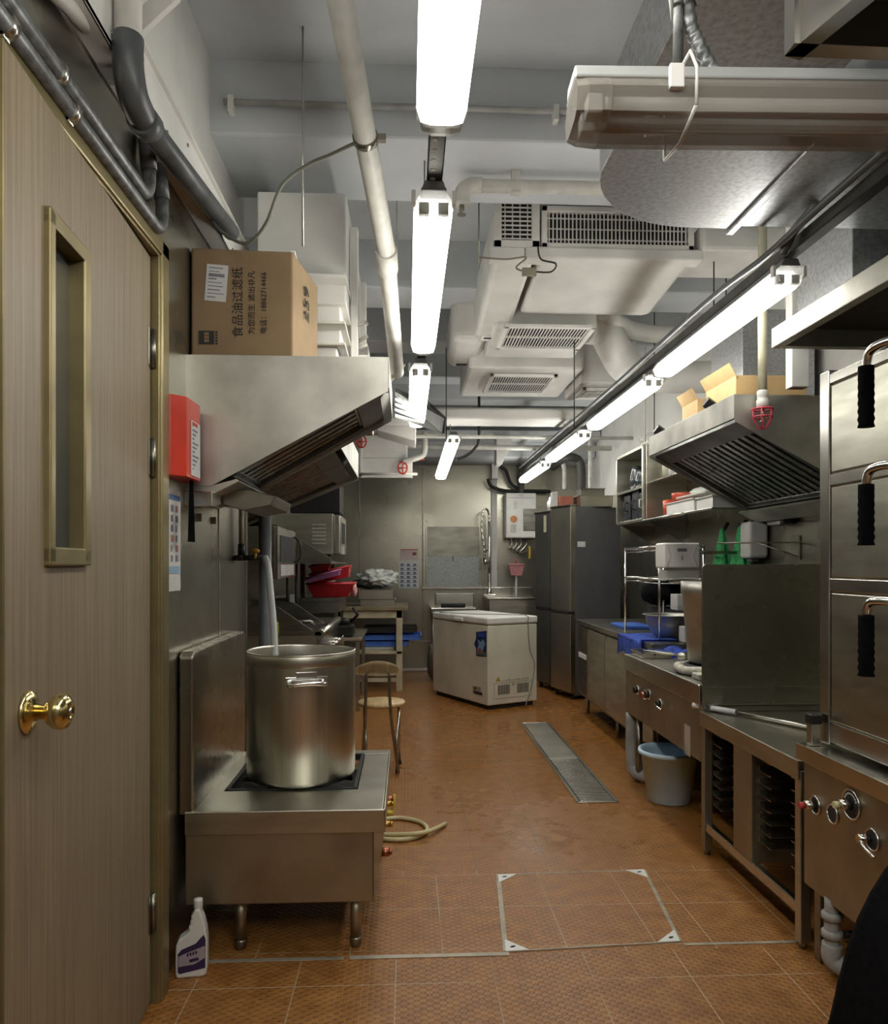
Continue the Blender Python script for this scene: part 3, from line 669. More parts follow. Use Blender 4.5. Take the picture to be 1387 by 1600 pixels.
part('casing', G().box(1.32, 5.8, 2.749, 1.75, 6.4, 3.1, 0.02), DUCTW, t); under_grille(t, 1.36, 5.9, 1.66, 6.2, 2.735, 16)
g = G(); pts = smoothp([(1.20, 5.1, 2.97), (1.33, 5.15, 2.96), (1.42, 5.22, 2.86), (1.52, 5.3, 2.76), (1.70, 5.4, 2.72), (2.0, 5.45, 2.72), (2.25, 5.5, 2.74)], 6)
g.tube(pts, 0.115, 20); solo('curved_duct', g, DUCTW, 'fat white wrapped duct curving to the right from the air unit', 'duct')
solo('branch_duct', G().tube(smoothp([(1.25, 4.9, 3.02), (1.6, 5.3, 3.0), (2.2, 5.4, 3.0)], 5), 0.06, 14), DUCTW, 'slimmer white insulated pipe behind the curved duct', 'duct')
solo('wide_duct', G().box(1.50, 3.85, 2.98, 2.24, 4.25, 3.12, 0.02), DUCTW, 'white rectangular duct running to right wall beside the wide grille', 'duct')
solo('cross_duct', G().box(-0.9, 6.6, 2.62, 1.6, 6.95, 2.72, 0.02).box(-0.9, 6.95, 2.72, 1.6, 7.25, 2.8, 0.02), PAINT, 'stepped white painted duct crossing the ceiling in front of the fourth lamp', 'duct')
solo('cross_pipe', G().cyl((-1.2, 8.2, 2.62), (2.2, 8.2, 2.62), 0.028, 12), WPIPE, 'white pipe crossing the ceiling near the back wall', 'pipe')
solo('cross_beam_pipe', G().cyl((-0.2, 7.4, 2.60), (2.2, 7.4, 2.60), 0.018, 10), WPIPE, 'thin white pipe crossing the ceiling in front of the back beam', 'pipe')
# wire loops by the grilles
g = G(); g.tube(smoothp([P(748, 402, y=3.84), P(790, 405, y=3.84), P(822, 402, y=3.84), P(806, 418, y=3.84), P(822, 425, y=3.84)], 6), 0.0045, 6)
g.box(*(P(815, 432, y=3.83)), *(P(838, 418, y=3.81)), 0.002)
solo('wire_loop', g, mat('dusty_wire', (0.25, 0.23, 0.17), 0.6), 'thin wire with small tag hanging below the square grille', 'cable')
solo('wire_loop', G().tube(smoothp([P(840, 385, y=3.84), P(845, 405, y=3.84), P(868, 412, y=3.84), P(860, 425, y=3.84), P(830, 424, y=3.84)], 6), 0.0045, 6), BLACK, 'dark wire drooping below the left corner of the wide grille', 'cable')

# white exhaust ducting above the left hood
t = thing('exhaust_duct', 'white painted stepped exhaust duct standing on top of the left hood', 'duct', (-0.4, 3.9, 2.14))
g = G(); g.box(-0.66, 3.42, 2.50, -0.27, 4.6, 3.02, 0.008); part('upper_casing', g, PAINT, t)
g = G(); g.box(-0.66, 3.30, 2.14, -0.30, 3.9, 2.32, 0.006).box(-0.62, 3.36, 2.32, -0.29, 4.1, 2.50, 0.006).box(-0.66, 3.95, 2.14, -0.2, 4.6, 2.5, 0.006); part('lower_casing', g, PAINT, t)
g = G()
for z in (2.31, 2.40, 2.50, 2.62): g.box(-0.68, 3.27 + (0.05 if z > 2.4 else 0), z - 0.006, -0.262, 3.9, z + 0.006, 0.003)
part('flange', g, PAINT, t)
for yy in (3.6, 4.3): part('side_rail', G().box(-0.262, yy, 2.16, -0.23, yy + 0.06, 2.95, 0.004), PAINT, t)
g = G()
for k in range(7): g.tube([(-0.235, 3.62 + 0.05 * (k % 3), 2.2 + 0.05 * k), (-0.19, 3.66 + 0.04 * (k % 2), 2.22 + 0.05 * k)], 0.010, 8)
part('cable_ends', g, WPIPE, t)

# =================================================================== HOODS
def hood(label, xw, xf, y0, y1, zt, zlip, zlow, npan, nsl, endlabel=None):
    """xw wall side, xf front lip; filters slope from lip (zlip) down to the wall (zlow)"""
    s = 1 if xf > xw else -1
    t = thing('extractor_hood', label, 'hood', ((xw + xf) / 2, (y0 + y1) / 2, zlow))
    xl = xw + s * 0.09
    side = [(xw, zt), (xf, zt), (xf, zlip - 0.012), (xl, zlow - 0.012), (xw, zlow - 0.012)]
    for yy in ((y0, y0 + 0.004), (y1 - 0.004, y1)): part('side_panel', G().prism([(q[0] - s * (0.002 if q[0] == xf else 0), q[1] - (0.002 if q[1] == zt else 0)) for q in side], yy[0], yy[1], 'y'), HOODST, t)
    part('top_panel', G().box(xw, y0 + 0.005, zt - 0.005, xf - s * 0.035, y1 - 0.005, zt - 0.001), HOODST, t)
    part('front_lip', G().box(xf - s * 0.0015, y0 - 0.001, zlip, xf + s * 0.002, y1 + 0.001, zt, 0.001), HOODST, t)
    a = Vector((xf - s * 0.035, 0, zlip - 0.005)); b = Vector((xl, 0, zlow - 0.01)); d = (b - a).normalized(); Ls = (b - a).length
    n = Vector((-d.z, 0, d.x)); n = n if n.z > 0 else -n
    R = Matrix((d, Vector((0, 1, 0)), n)).transposed()
    if R.determinant() < 0: R = Matrix((d, Vector((0, -1, 0)), n)).transposed()
    g = G()
    for ye in (y0 + 0.036, y1 - 0.036): c = (a + b) / 2 + Vector((0, ye, 0)) + n * 0.012; g.obox(c, Ls, 0.06, 0.024, R, 0.002)
    for q, wq in ((a + d * 0.05, 0.10), (b - d * 0.04, 0.08)): g.obox(q + Vector((0, (y0 + y1) / 2, 0)) + n * 0.012, wq, y1 - y0 - 0.013, 0.026, R, 0.002)
    part('filter_frame', g, GUNM, t)
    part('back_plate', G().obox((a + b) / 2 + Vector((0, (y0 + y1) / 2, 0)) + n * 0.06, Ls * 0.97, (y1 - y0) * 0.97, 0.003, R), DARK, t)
    pw = (y1 - y0 - 0.12) / npan
    for p in range(npan):
        g = G(); ys = y0 + 0.06 + p * pw
        for k in range(nsl):
            yc = ys + pw * (k + 0.5) / nsl; wS = pw / nsl
            c = (a + b) / 2 + Vector((0, yc, 0)) + n * 0.022; g.obox(c, Ls - 0.18, wS * 0.52, 0.008, R, 0.003)
            c = (a + b) / 2 + Vector((0, yc + wS * 0.5, 0)) + n * 0.040; g.obox(c, Ls - 0.18, wS * 0.52, 0.006, R, 0.002)
        for q in (a + d * 0.10, b - d * 0.09): g.obox(q + Vector((0, ys + pw / 2, 0)) + n * 0.02, 0.02, pw * 0.98, 0.014, R, 0.002)
        part('baffle_filter', g, BAFFLE, t)
    g = G(); g.prism([(xw, zlow - 0.002), (xw, zlow - 0.045), (xl - s * 0.02, zlow - 0.055), (xl + s * 0.10, zlow + 0.005), (xl + s * 0.09, zlow + 0.015), (xl, zlow - 0.01)], y0 + 0.004, y1 - 0.004, 'y', 0.002)
    part('grease_gutter', g, HOODST, t)
    return t
hood('big steel extractor hood over the stockpot stove carrying the lettered carton', XL, -0.068, 2.82, 3.42, 2.137, 2.022, 1.672, 1, 6)
hood('second steel extractor hood on the left, set back behind the near one', XL2, -0.30, 3.44, 4.72, 2.05, 1.90, 1.52, 2, 9)
hood('steel extractor hood on the right wall with small cartons on top', XR, 1.50, 3.46, 4.70, 2.158, 2.045, 1.69, 3, 5)
# angular bracket plate lower left of near hood
t = thing('drip_tray', 'tapered steel drip tray under the low edge of the near left hood', 'tray', (-0.68, 2.85, 1.60))
part('tray', G().prism([(-0.72, 1.655), (-0.60, 1.66), (-0.50, 1.635), (-0.52, 1.60), (-0.62, 1.58), (-0.72, 1.61)], 2.95, 3.36, 'y', 0.003), STEELD, t)
# hood over the steamer
t = thing('steamer_hood', 'plain steel box canopy with dark inside over the steamer cabinet', 'hood', (1.9, 2.4, 2.27))
g = G(); y0, y1, xf = 1.42, 3.10, 1.50
g.box(xf, y0, 2.265, xf + 0.04, y1, 2.345, 0.003).box(xf + 0.0405, y1 - 0.04, 2.265, XR, y1, 2.345, 0.001).box(xf + 0.0405, y0, 2.265, XR, y0 + 0.04, 2.345, 0.001)
part('rim', g, HOODST, t)
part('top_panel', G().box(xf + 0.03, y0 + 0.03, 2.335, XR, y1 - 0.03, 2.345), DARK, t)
t = thing('exhaust_riser', 'galvanised duct riser standing on the steamer hood', 'duct', (1.95, 3.05, 2.35)); part('duct', G().box(1.70, 2.86, 2.346, 2.2, 3.28, 3.0, 0.004), GALV, t)
t = thing('exhaust_riser', 'galvanised duct riser rising behind cartons on right wall hood', 'duct', (2.0, 4.2, 2.16)); part('duct', G().box(1.80, 4.05, 2.16, 2.2, 4.48, 2.75, 0.004), GALV, t)
solo('wall_post', G().box(1.72, 3.36, 2.17, 1.80, 3.42, 3.3, 0.004), PAINT, 'slim white post beside the galvanised riser, behind the right lamp', 'post')
t = thing('wall_conduit', 'white conduit with clips along right wall above the hood', 'pipe', (2.23, 3.4, 2.26))
part('conduit', G().tube([(2.235, 2.5, 2.285), (2.235, 4.9, 2.285)], 0.009, 8), WPIPE, t)
for yy in (3.05, 3.35, 3.75): part('clip', G().box(2.215, yy - 0.015, 2.255, 2.262, yy + 0.015, 2.315, 0.004), WPIPE, t)
# caged heat detector on yellowed pipe
pc = P(1191, 655, y=3.40)
t = thing('sprinkler_drop', 'yellowed vertical pipe with a red caged sprinkler head in front of right hood', 'sprinkler', (pc.x, 3.40, pc.z))
part('pipe', G().cyl((pc.x, 3.40, pc.z + 0.07), (pc.x, 3.40, 3.15), 0.020, 14), CREAMP, t)
part('fitting', G().lathe([(0.022, 0.05), (0.027, 0.056), (0.027, 0.085), (0.022, 0.09), (0.024, 0.10), (0.024, 0.125), (0.020, 0.13)], (pc.x, 3.40, pc.z), 14), WPIPE, t)
g = G()
g.tube([Vector((pc.x, 3.40, pc.z + 0.045)) + Vector((0.045 * math.cos(a), 0.045 * math.sin(a), 0)) for a in [PI / 10 * k for k in range(21)]], 0.004, 6)
g.tube([Vector((pc.x, 3.40, pc.z + 0.01)) + Vector((0.043 * math.cos(a), 0.043 * math.sin(a), 0)) for a in [PI / 10 * k for k in range(21)]], 0.003, 6)
for k in range(6):
    a = PI / 3 * k; e = Vector((math.cos(a), math.sin(a), 0))
    g.tube([Vector((pc.x, 3.4, pc.z)) + v for v in (e * 0.022 + Vector((0, 0, 0.055)), e * 0.045 + Vector((0, 0, 0.045)), e * 0.043, e * 0.02 + Vector((0, 0, -0.038)), Vector((0, 0, -0.045)))], 0.003, 6)
part('cage', g, mat('pinkish_red_wire', (0.60, 0.05, 0.09), 0.4), t)
part('sprinkler_head', G().cyl((pc.x, 3.40, pc.z - 0.005), (pc.x, 3.40, pc.z + 0.05), 0.008, 8).cyl((pc.x, 3.40, pc.z - 0.012), (pc.x, 3.40, pc.z - 0.009), 0.016, 12), STEELB, t)
# cartons on the right hood
def carton(x0, y0, z0, x1, y1, z1, label, grp, flap=True):
    t = thing('cardboard_carton', label, 'box', ((x0 + x1) / 2, (y0 + y1) / 2, z0), 0, grp)
    part('carton', G().box(x0, y0, z0, x1, y1, z1, 0.004), CARDL, t)
    if flap: part('flap', G().obox(Vector((x0 - 0.01, (y0 + y1) / 2, z1 + 0.02)), 0.004, (y1 - y0), 0.09, Matrix.Rotation(-0.5, 3, 'Y')), CARDL, t)
carton(1.62, 4.22, 2.158, 1.84, 4.46, 2.30, 'smaller open tan carton on right hood, further from the steamer', 'cartons on the right hood')
carton(1.62, 3.72, 2.158, 1.98, 4.10, 2.31, 'larger tan carton on right hood, nearer the steamer', 'cartons on the right hood')
for yy, lb in ((3.84, 'small black tilted block on right hood lip below the larger carton'), (4.62, 'small black tilted block at the far end of right hood lip')):
    solo('metal_block', G().obox(Vector((1.54, yy, 2.185)), 0.06, 0.05, 0.05, Matrix.Rotation(0.6, 3, 'Y') @ Matrix.Rotation(0.5, 3, 'X'), 0.003), BLACKM, lb, 'block', 'black blocks on right hood lip')

# =================================================================== BIG LETTERED CARTON
cz = 2.139
a = Vector((-0.795, 2.88, cz)); rz = 0.0
t = thing('shipping_carton', 'large brown shipping carton with black Chinese lettering on the near left hood', 'box', (-0.795, 2.87, cz), math.radians(1.0))
CW, CD, CH = 0.372, 0.62, 0.405
g = G(); g.box(0, 0, 0, CW, 0.36, CH, 0.008); 
for v in g.bm.verts:
    if v.co.y > 0.3 and v.co.x > 0.2: v.co.x += 0.055
    if v.co.x > 0.3: v.co.z += 0.012 * math.sin(v.co.z * 9)
part('carton', g, CARD, t, True)
part('flap', G().obox(Vector((CW + 0.02, 0.18, 0.004)), 0.14, 0.30, 0.004, Matrix.Rotation(0.03, 3, 'Y')), CARDL, t, True)
part('tape', G().box(CW * 0.96, 0.02, CH - 0.002, CW + 0.004, 0.30, CH + 0.006, 0.002), WHITEP, t, True)
mk = lambda x, z: basis((x, -0.0012, z), (0, 0, 1), (-1, 0, 0))
text('lettering', '食品油过滤纸', 0.0435, INK, t, mk(0.172, 0.205), True)
text('lettering', '为您而生 滤出非凡', 0.027, INK, t, mk(0.222, 0.205), True, sx=1.05)
text('lettering', '电话：18862714466', 0.027, INK, t, mk(0.266, 0.205), True, sx=1.0)
text('handwriting', '259', 0.088, INK, t, basis((CW + 0.0325, 0.17, 0.26), (0, 0, 1), (-0.153, -1, 0)), True, sx=1.05, thick=0.001)
part('logo_badge', G().box(0.028, -0.0015, 0.048, 0.084, 0.0005, 0.098, 0.0), INK, t, True)
g = G()
for k in range(3): g.box(0.048, -0.0022, 0.056 + 0.013 * k, 0.055, -0.001, 0.066 + 0.013 * k).box(0.058, -0.0022, 0.056 + 0.013 * k, 0.065, -0.001, 0.066 + 0.013 * k)
g.box(0.0555, -0.0022, 0.054, 0.0572, -0.001, 0.094)
part('logo_mark', g, CARD, t, True)
g = G()
for k in range(5): g.box(0.088, -0.0012, 0.048 + 0.0105 * k, 0.096, 0, 0.055 + 0.0105 * k)
part('logo_caption', g, INK, t, True)
R = Matrix.Rotation(math.radians(4), 3, 'Y')
part('shipping_label', G().obox(Vector((0.092, -0.001, 0.275)), 0.078, 0.001, 0.135, R), PAPER, t, True)
g = G()
for k, (w_, h_) in enumerate(((0.05, 0.004), (0.04, 0.003), (0.058, 0.012), (0.03, 0.005), (0.05, 0.003), (0.055, 0.003), (0.045, 0.004), (0.06, 0.003), (0.03, 0.004))):
    g.obox(Vector((0.092, -0.0018, 0.275)) + R @ Vector(((w_ - 0.06) / 2, 0, 0.055 - 0.0135 * k)), w_, 0.0006, h_, R)
part('label_print', g, INKG, t, True)

# =================================================================== LEFT WALL FITTINGS
t = thing('fire_blanket_case', 'red wall-mounted fire blanket case with white notice and black pull strap', 'fire blanket', (-0.77, 2.66, 1.66))
part('case', G().prism([(-0.80, 2.52), (-0.765, 2.53), (-0.725, 2.57), (-0.722, 2.72), (-0.745, 2.79), (-0.80, 2.79)], 1.665, 1.93, 'z', 0.003), RED, t)
part('notice', G().box(-0.7235, 2.61, 1.675, -0.7205, 2.715, 1.86, 0), PAPER, t)
g = G()
for k in range(11): g.box(-0.721, 2.62, 1.84 - 0.0145 * k, -0.7195, 2.63 + 0.07 * ((k * 37) % 10) / 10, 1.846 - 0.0145 * k)
part('notice_print', g, INKG, t); part('notice_heading', G().box(-0.721, 2.618, 1.845, -0.7195, 2.68, 1.856), INKR, t)
g = cloth(2, 8, lambda u, v: Vector((-0.745 + 0.008 * u, 2.68 + 0.05 * (u - 0.5) * (0.35 + 0.9 * v), 1.668 - 0.215 * v)))
part('pull_strap', g, BLACKF, t)
t = thing('safety_poster', 'white instruction poster with small figures hanging below the red case', 'poster', (-0.79, 2.62, 1.28))
part('sheet', G().box(-0.797, 2.50, 1.285, -0.794, 2.735, 1.63), PAPER, t)
part('heading_band', G().box(-0.7945, 2.51, 1.595, -0.7925, 2.725, 1.612), INKB, t); part('footer_band', G().box(-0.7945, 2.51, 1.345, -0.7925, 2.725, 1.37), mat('pale_blue_ink', (0.32, 0.50, 0.62), 0.6), t)
g = G(); gr = G(); random.seed(3)
for r in range(6):
    for c in range(4):
        x = 2.52 + c * 0.052; z = 1.385 + r * 0.034
        (g if (r + c) % 4 else gr).box(-0.7945, x, z, -0.7927, x + 0.012 + 0.02 * random.random(), z + 0.022)
part('figures', g, INKG, t); part('figures', gr, mat('reddish_ink', (0.45, 0.2, 0.15), 0.6), t)
solo('junction_box', G().box(-0.80, 2.80, 1.585, -0.70, 2.93, 1.64, 0.003), STEELB, 'small grey steel box on the wall under the near left hood', 'box')
for yy in (2.98, 3.20): solo('wall_hook', G().box(-0.80, yy - 0.02, 1.555, -0.795, yy + 0.02, 1.559).box(-0.80, yy - 0.002, 1.54, -0.785, yy + 0.002, 1.57), STEELD, 'tiny steel hook on the left wall, %s of the pair' % ('nearer' if yy < 3.1 else 'further'), 'hook', 'small hooks on left wall')
# water tap and hose to the pot
t = thing('water_tap', 'black wall pipe with yellow-handled tap above the stockpot', 'tap', (-0.76, 3.65, 1.40))
part('riser', G().cyl((-0.772, 3.62, 1.44), (-0.772, 3.62, 1.66), 0.011, 12), CREAMP, t)
part('valve_body', G().cyl((-0.772, 3.62, 1.405), (-0.772, 3.62, 1.47), 0.016, 12).cyl((-0.80, 3.62, 1.405), (-0.655, 3.62, 1.405), 0.013, 12).cyl((-0.775, 3.57, 1.405), (-0.775, 3.65, 1.405), 0.014, 12), BLACKM, t)
part('handle', G().ball((-0.705, 3.61, 1.437), 0.017, (1.3, 1, 0.7)).cyl((-0.705, 3.61, 1.40), (-0.705, 3.61, 1.43), 0.006, 8), mat('orange_yellow', (0.75, 0.40, 0.05), 0.4), t)
g = G(); g.tube(smoothp([(-0.665, 3.62, 1.41), (-0.645, 3.60, 1.36), (-0.62, 3.52, 1.25), (-0.59, 3.42, 1.12), (-0.565, 3.32, 0.97), (-0.55, 3.26, 0.80)], 6), 0.016, 14)
solo('filling_hose', g, HOSEW, 'pale flexible hose running from the wall tap into the stockpot', 'hose')
# grey pipe
solo('gas_riser', G().cyl((-0.735, 4.02, 0.0), (-0.735, 4.02, 1.72), 0.032, 18), mat('grey_painted_pipe', (0.20, 0.21, 0.22), 0.45), 'thick vertical grey pipe behind the stockpot at the wall corner', 'pipe')

# =================================================================== STOCKPOT STOVE
t = thing('stockpot_stove', 'low stainless stockpot stove with splash panel standing against left wall', 'stove', (-0.43, 3.15, 0))
x0, x1, y0, y1 = -0.775, -0.085, 2.725, 3.59
# worktop ring round the burner opening
bx0, bx1, by0, by1 = -0.70, -0.19, 2.97, 3.52
g = G()
g.box(x0, y0, 0.48, x1, by0, 0.51, 0.003).box(x0, by1, 0.48, x1, y1, 0.51, 0.003).box(x0, by0 - 0.003, 0.481, bx0, by1 + 0.003, 0.5095).box(bx1, by0 - 0.003, 0.481, x1, by1 + 0.003, 0.5095)
g.box(x0, y0 - 0.008, 0.43, x1 + 0.006, y0 - 0.0005, 0.5115, 0.003).box(x1 + 0.0005, y0 - 0.004, 0.43, x1 + 0.008, y1, 0.5115, 0.003)
part('worktop', g, STEEL, t)
part('body', G().box(x0, y0 + 0.002, 0.182, x1 - 0.035, y1 - 0.01, 0.432, 0.004), STEELW, t)
part('control_panel', G().prism([(x1 - 0.034, 0.43), (x1 + 0.004, 0.43), (x1 - 0.028, 0.19), (x1 - 0.034, 0.19)], y0 + 0.002, y1 - 0.01, 'y', 0.001), STEEL, t)
part('burner_well', G().box(bx0 - 0.001, by0 - 0.001, 0.434, bx1 + 0.001, by1 + 0.001, 0.44).box(bx0 - 0.004, by0, 0.434, bx0, by1, 0.50).box(bx1, by0, 0.434, bx1 + 0.004, by1, 0.50), BLACKM, t)
g = G(); cx, cy = (bx0 + bx1) / 2, (by0 + by1) / 2
for k in range(8):
    a = PI / 4 * k + PI / 8; e = Vector((math.cos(a), math.sin(a), 0)); L = 0.18
    g.obox(Vector((cx, cy, 0.503)) + e * (L / 2 + 0.06), L, 0.012, 0.022, Matrix.Rotation(a, 3, 'Z'), 0.002)
g.tube([Vector((cx, cy, 0.495)) + Vector((0.10 * math.cos(a), 0.10 * math.sin(a), 0)) for a in [PI / 12 * k for k in range(25)]], 0.010, 8)
for sx in (bx0 + 0.012, bx1 - 0.012): g.box(sx - 0.008, by0 + 0.005, 0.49, sx + 0.008, by1 - 0.005, 0.514, 0.002)
for sy in (by0 + 0.012, by1 - 0.012): g.box(bx0 + 0.005, sy - 0.008, 0.49, bx1 - 0.005, sy + 0.008, 0.514, 0.002)
part('pot_grate', g, BLACKM, t)
part('burner', G().lathe([(0.09, 0.0), (0.09, 0.02), (0.07, 0.035), (0.03, 0.035)], (cx, cy, 0.44), 24), BLACKM, t)
part('splash_panel', G().prism([(y0 - 0.004, 0.50), (y1, 0.50), (y1, 1.055), (y1 - 0.03, 1.07), (y0 + 0.02, 1.07), (y0 - 0.004, 1.05)], x0 - 0.02, x0 + 0.028, 'x', 0.006), MIRD, t)
for (lx, ly) in ((x0 + 0.18, y0 + 0.06), (x1 - 0.10, y0 + 0.06), (x0 + 0.18, y1 - 0.06), (x1 - 0.10, y1 - 0.06)):
    lg = part('leg', G().cyl((lx, ly, 0.03), (lx, ly, 0.19), 0.020, 16), STEELW, t)
    part('foot', G().lathe([(0.016, 0.0), (0.021, 0.006), (0.023, 0.03), (0.021, 0.036)], (lx, ly, 0), 14), STEELD, lg)
for yy, m_ in ((2.80, 0), (2.95, 1), (3.2, 1), (3.42, 0)):
    part('knob', G().cyl((x1 - 0.01, yy, 0.33 + 0.05 * m_), (x1 + 0.022, yy, 0.33 + 0.05 * m_), 0.016 - 0.004 * m_, 14).cyl((x1 + 0.02, yy, 0.33 + 0.05 * m_), (x1 + 0.03, yy, 0.33 + 0.05 * m_), 0.010, 12), (mat('copper_knob', (0.45, 0.16, 0.10), 0.3, 1.0) if not m_ else BRASSD), t)
part('gas_lever', G().tube([(x1 + 0.02, 3.02, 0.40), (x1 + 0.035, 3.03, 0.43), (x1 + 0.035, 3.03, 0.47)], 0.005, 8).cyl((x1, 3.02, 0.40), (x1 + 0.03, 3.02, 0.40), 0.010, 10), YELLOW, t)
# stockpot
pcx, pcy = -0.432, 3.17; pr = 0.218
t = thing('stockpot', 'tall stainless stockpot with side handles standing on the low stove', 'pot', (pcx, pcy, 0.514))
g = G(); prof = [(0.02, 0), (pr - 0.02, 0.0), (pr - 0.006, 0.006), (pr, 0.022), (pr, 0.455), (pr - 0.001, 0.505), (pr + 0.0015, 0.509), (pr + 0.0015, 0.512), (pr - 0.003, 0.514), (pr - 0.005, 0.506), (pr - 0.006, 0.455), (pr - 0.006, 0.025), (pr - 0.03, 0.006), (0.02, 0.005)]
g.lathe(prof, (pcx, pcy, 0.514), 64); part('body', g, POTST, t)
part('rim_band', G().lathe([(pr + 0.0005, 0.462), (pr + 0.0012, 0.463), (pr + 0.0012, 0.505), (pr + 0.0005, 0.506), (pr - 0.001, 0.506), (pr - 0.001, 0.462)], (pcx, pcy, 0.514), 64), STEEL, t)
for ang in (-PI / 2 + 0.22, PI / 2 + 0.22):
    e = Vector((math.cos(ang), math.sin(ang), 0)); tt = Vector((-e.y, e.x, 0)); c = Vector((pcx, pcy, 0.514 + 0.405)) + e * pr
    pts = [c + tt * -0.06 - e * 0.004, c + tt * -0.068 + e * 0.028, c + tt * -0.055 + e * 0.046 + Vector((0, 0, 0.004)), c + e * 0.05 + Vector((0, 0, 0.008)), c + tt * 0.055 + e * 0.046 + Vector((0, 0, 0.004)), c + tt * 0.068 + e * 0.028, c + tt * 0.06 - e * 0.004]
    h = part('handle', G().tube(smoothp(pts, 5), 0.009, 12), CHROME, t)
    g = G(); R = Matrix((tt, e, Vector((0, 0, 1)))).transposed()
    g.obox(c + e * 0.002 + Vector((0, 0, 0.012)), 0.16, 0.004, 0.03, R, 0.002); g.obox(c + e * 0.002 + Vector((0, 0, 0.030)), 0.08, 0.004, 0.03, R, 0.002)
    part('handle_plate', g, CHROME, h)
# hose on the floor
g = G(); zf = 0.012
pts = [(-0.13, 3.55, 0.25), (-0.10, 3.60, 0.12), (-0.09, 3.66, 0.03), (-0.02, 3.86, zf), (0.10, 3.98, zf), (0.145, 4.02, zf), (0.09, 4.14, zf), (-0.05, 4.20, zf), (-0.2, 4.16, zf)]
P_f = [P(585, 1310, z=zf), P(630, 1312, z=zf), P(660, 1304, z=zf), P(667, 1294, z=zf), P(655, 1284, z=zf), P(625, 1278, z=zf), P(600, 1280, z=zf), P(560, 1284, z=zf)]
g.tube(smoothp(P_f, 6), 0.011, 10)
P_g = [P(560, 1304, z=zf), P(620, 1304, z=zf + 0.01), P(655, 1302, z=0.035), P(675, 1297, z=zf + 0.012), P(696, 1287, z=zf)]
g2 = G(); g2.tube(smoothp(P_g, 6), 0.011, 10)
solo('rubber_hose', g, HOSEY, 'cream rubber hose coiled on the tiles beside the low stove', 'hose')
solo('rubber_hose', g2, HOSEY, 'straight free end of cream hose pointing right on the tiles', 'hose')
# spray bottle
bc = P(300, 1522, z=0)
t = thing('spray_bottle', 'white trigger-spray refill bottle with dark purple label on the floor by door frame', 'bottle', (bc.x, bc.y, 0), 0.12)
H = 0.258
sil = [(-0.046, 0.0), (0.042, 0.0), (0.050, 0.010), (0.052, 0.03), (0.052, 0.12), (0.048, 0.155), (0.040, 0.19), (0.031, 0.212), (0.028, 0.224), (0.012, 0.224), (0.0065, 0.214), (0.004, 0.206), (-0.002, 0.200), (0.003, 0.193), (-0.005, 0.185), (0.000, 0.177), (-0.009, 0.169), (-0.006, 0.155), (-0.018, 0.142), (-0.040, 0.128), (-0.048, 0.112), (-0.050, 0.09), (-0.050, 0.012)]
g = G(); g.prism(sil, -0.024, 0.024, 'y', 0.006); part('body', g, WHITEP, t, True)
part('cap', G().lathe([(0.0125, 0.218), (0.0150, 0.222), (0.0150, 0.248), (0.014, 0.252), (0.004, 0.253)], (0.020, 0, 0), 20), WHITEP, t, True)
part('label', G().prism([(-0.042, 0.022), (-0.036, 0.016), (0.046, 0.030), (0.047, 0.125), (0.042, 0.140), (0.034, 0.134), (0.015, 0.113), (-0.030, 0.096), (-0.042, 0.082)], -0.0252, -0.0245, 'y'), PURPLABEL, t, True)
g = G(); g.prism([(-0.040, 0.040), (-0.040, 0.074), (-0.02, 0.082), (0.045, 0.104), (0.045, 0.064), (0.01, 0.045)], -0.0258, -0.0253, 'y'); part('label_panel', g, mat('mauve_label', (0.45, 0.38, 0.42), 0.5), t, True)
part('label_bar', G().obox(Vector((0.010, -0.0262, 0.060)), 0.03, 0.0006, 0.010, Matrix.Rotation(-0.2, 3, 'Y')), PURPLABEL, t, True)
g = G()
for k in range(4): g.obox(Vector((-0.010 + k * 0.009, -0.0262, 0.078 + 0.002 * k)), 0.006, 0.0006, 0.010, Matrix.Rotation(0.2 * (-1) ** k, 3, 'Y'))
part('label_letters', g, PURPLABEL, t, True)

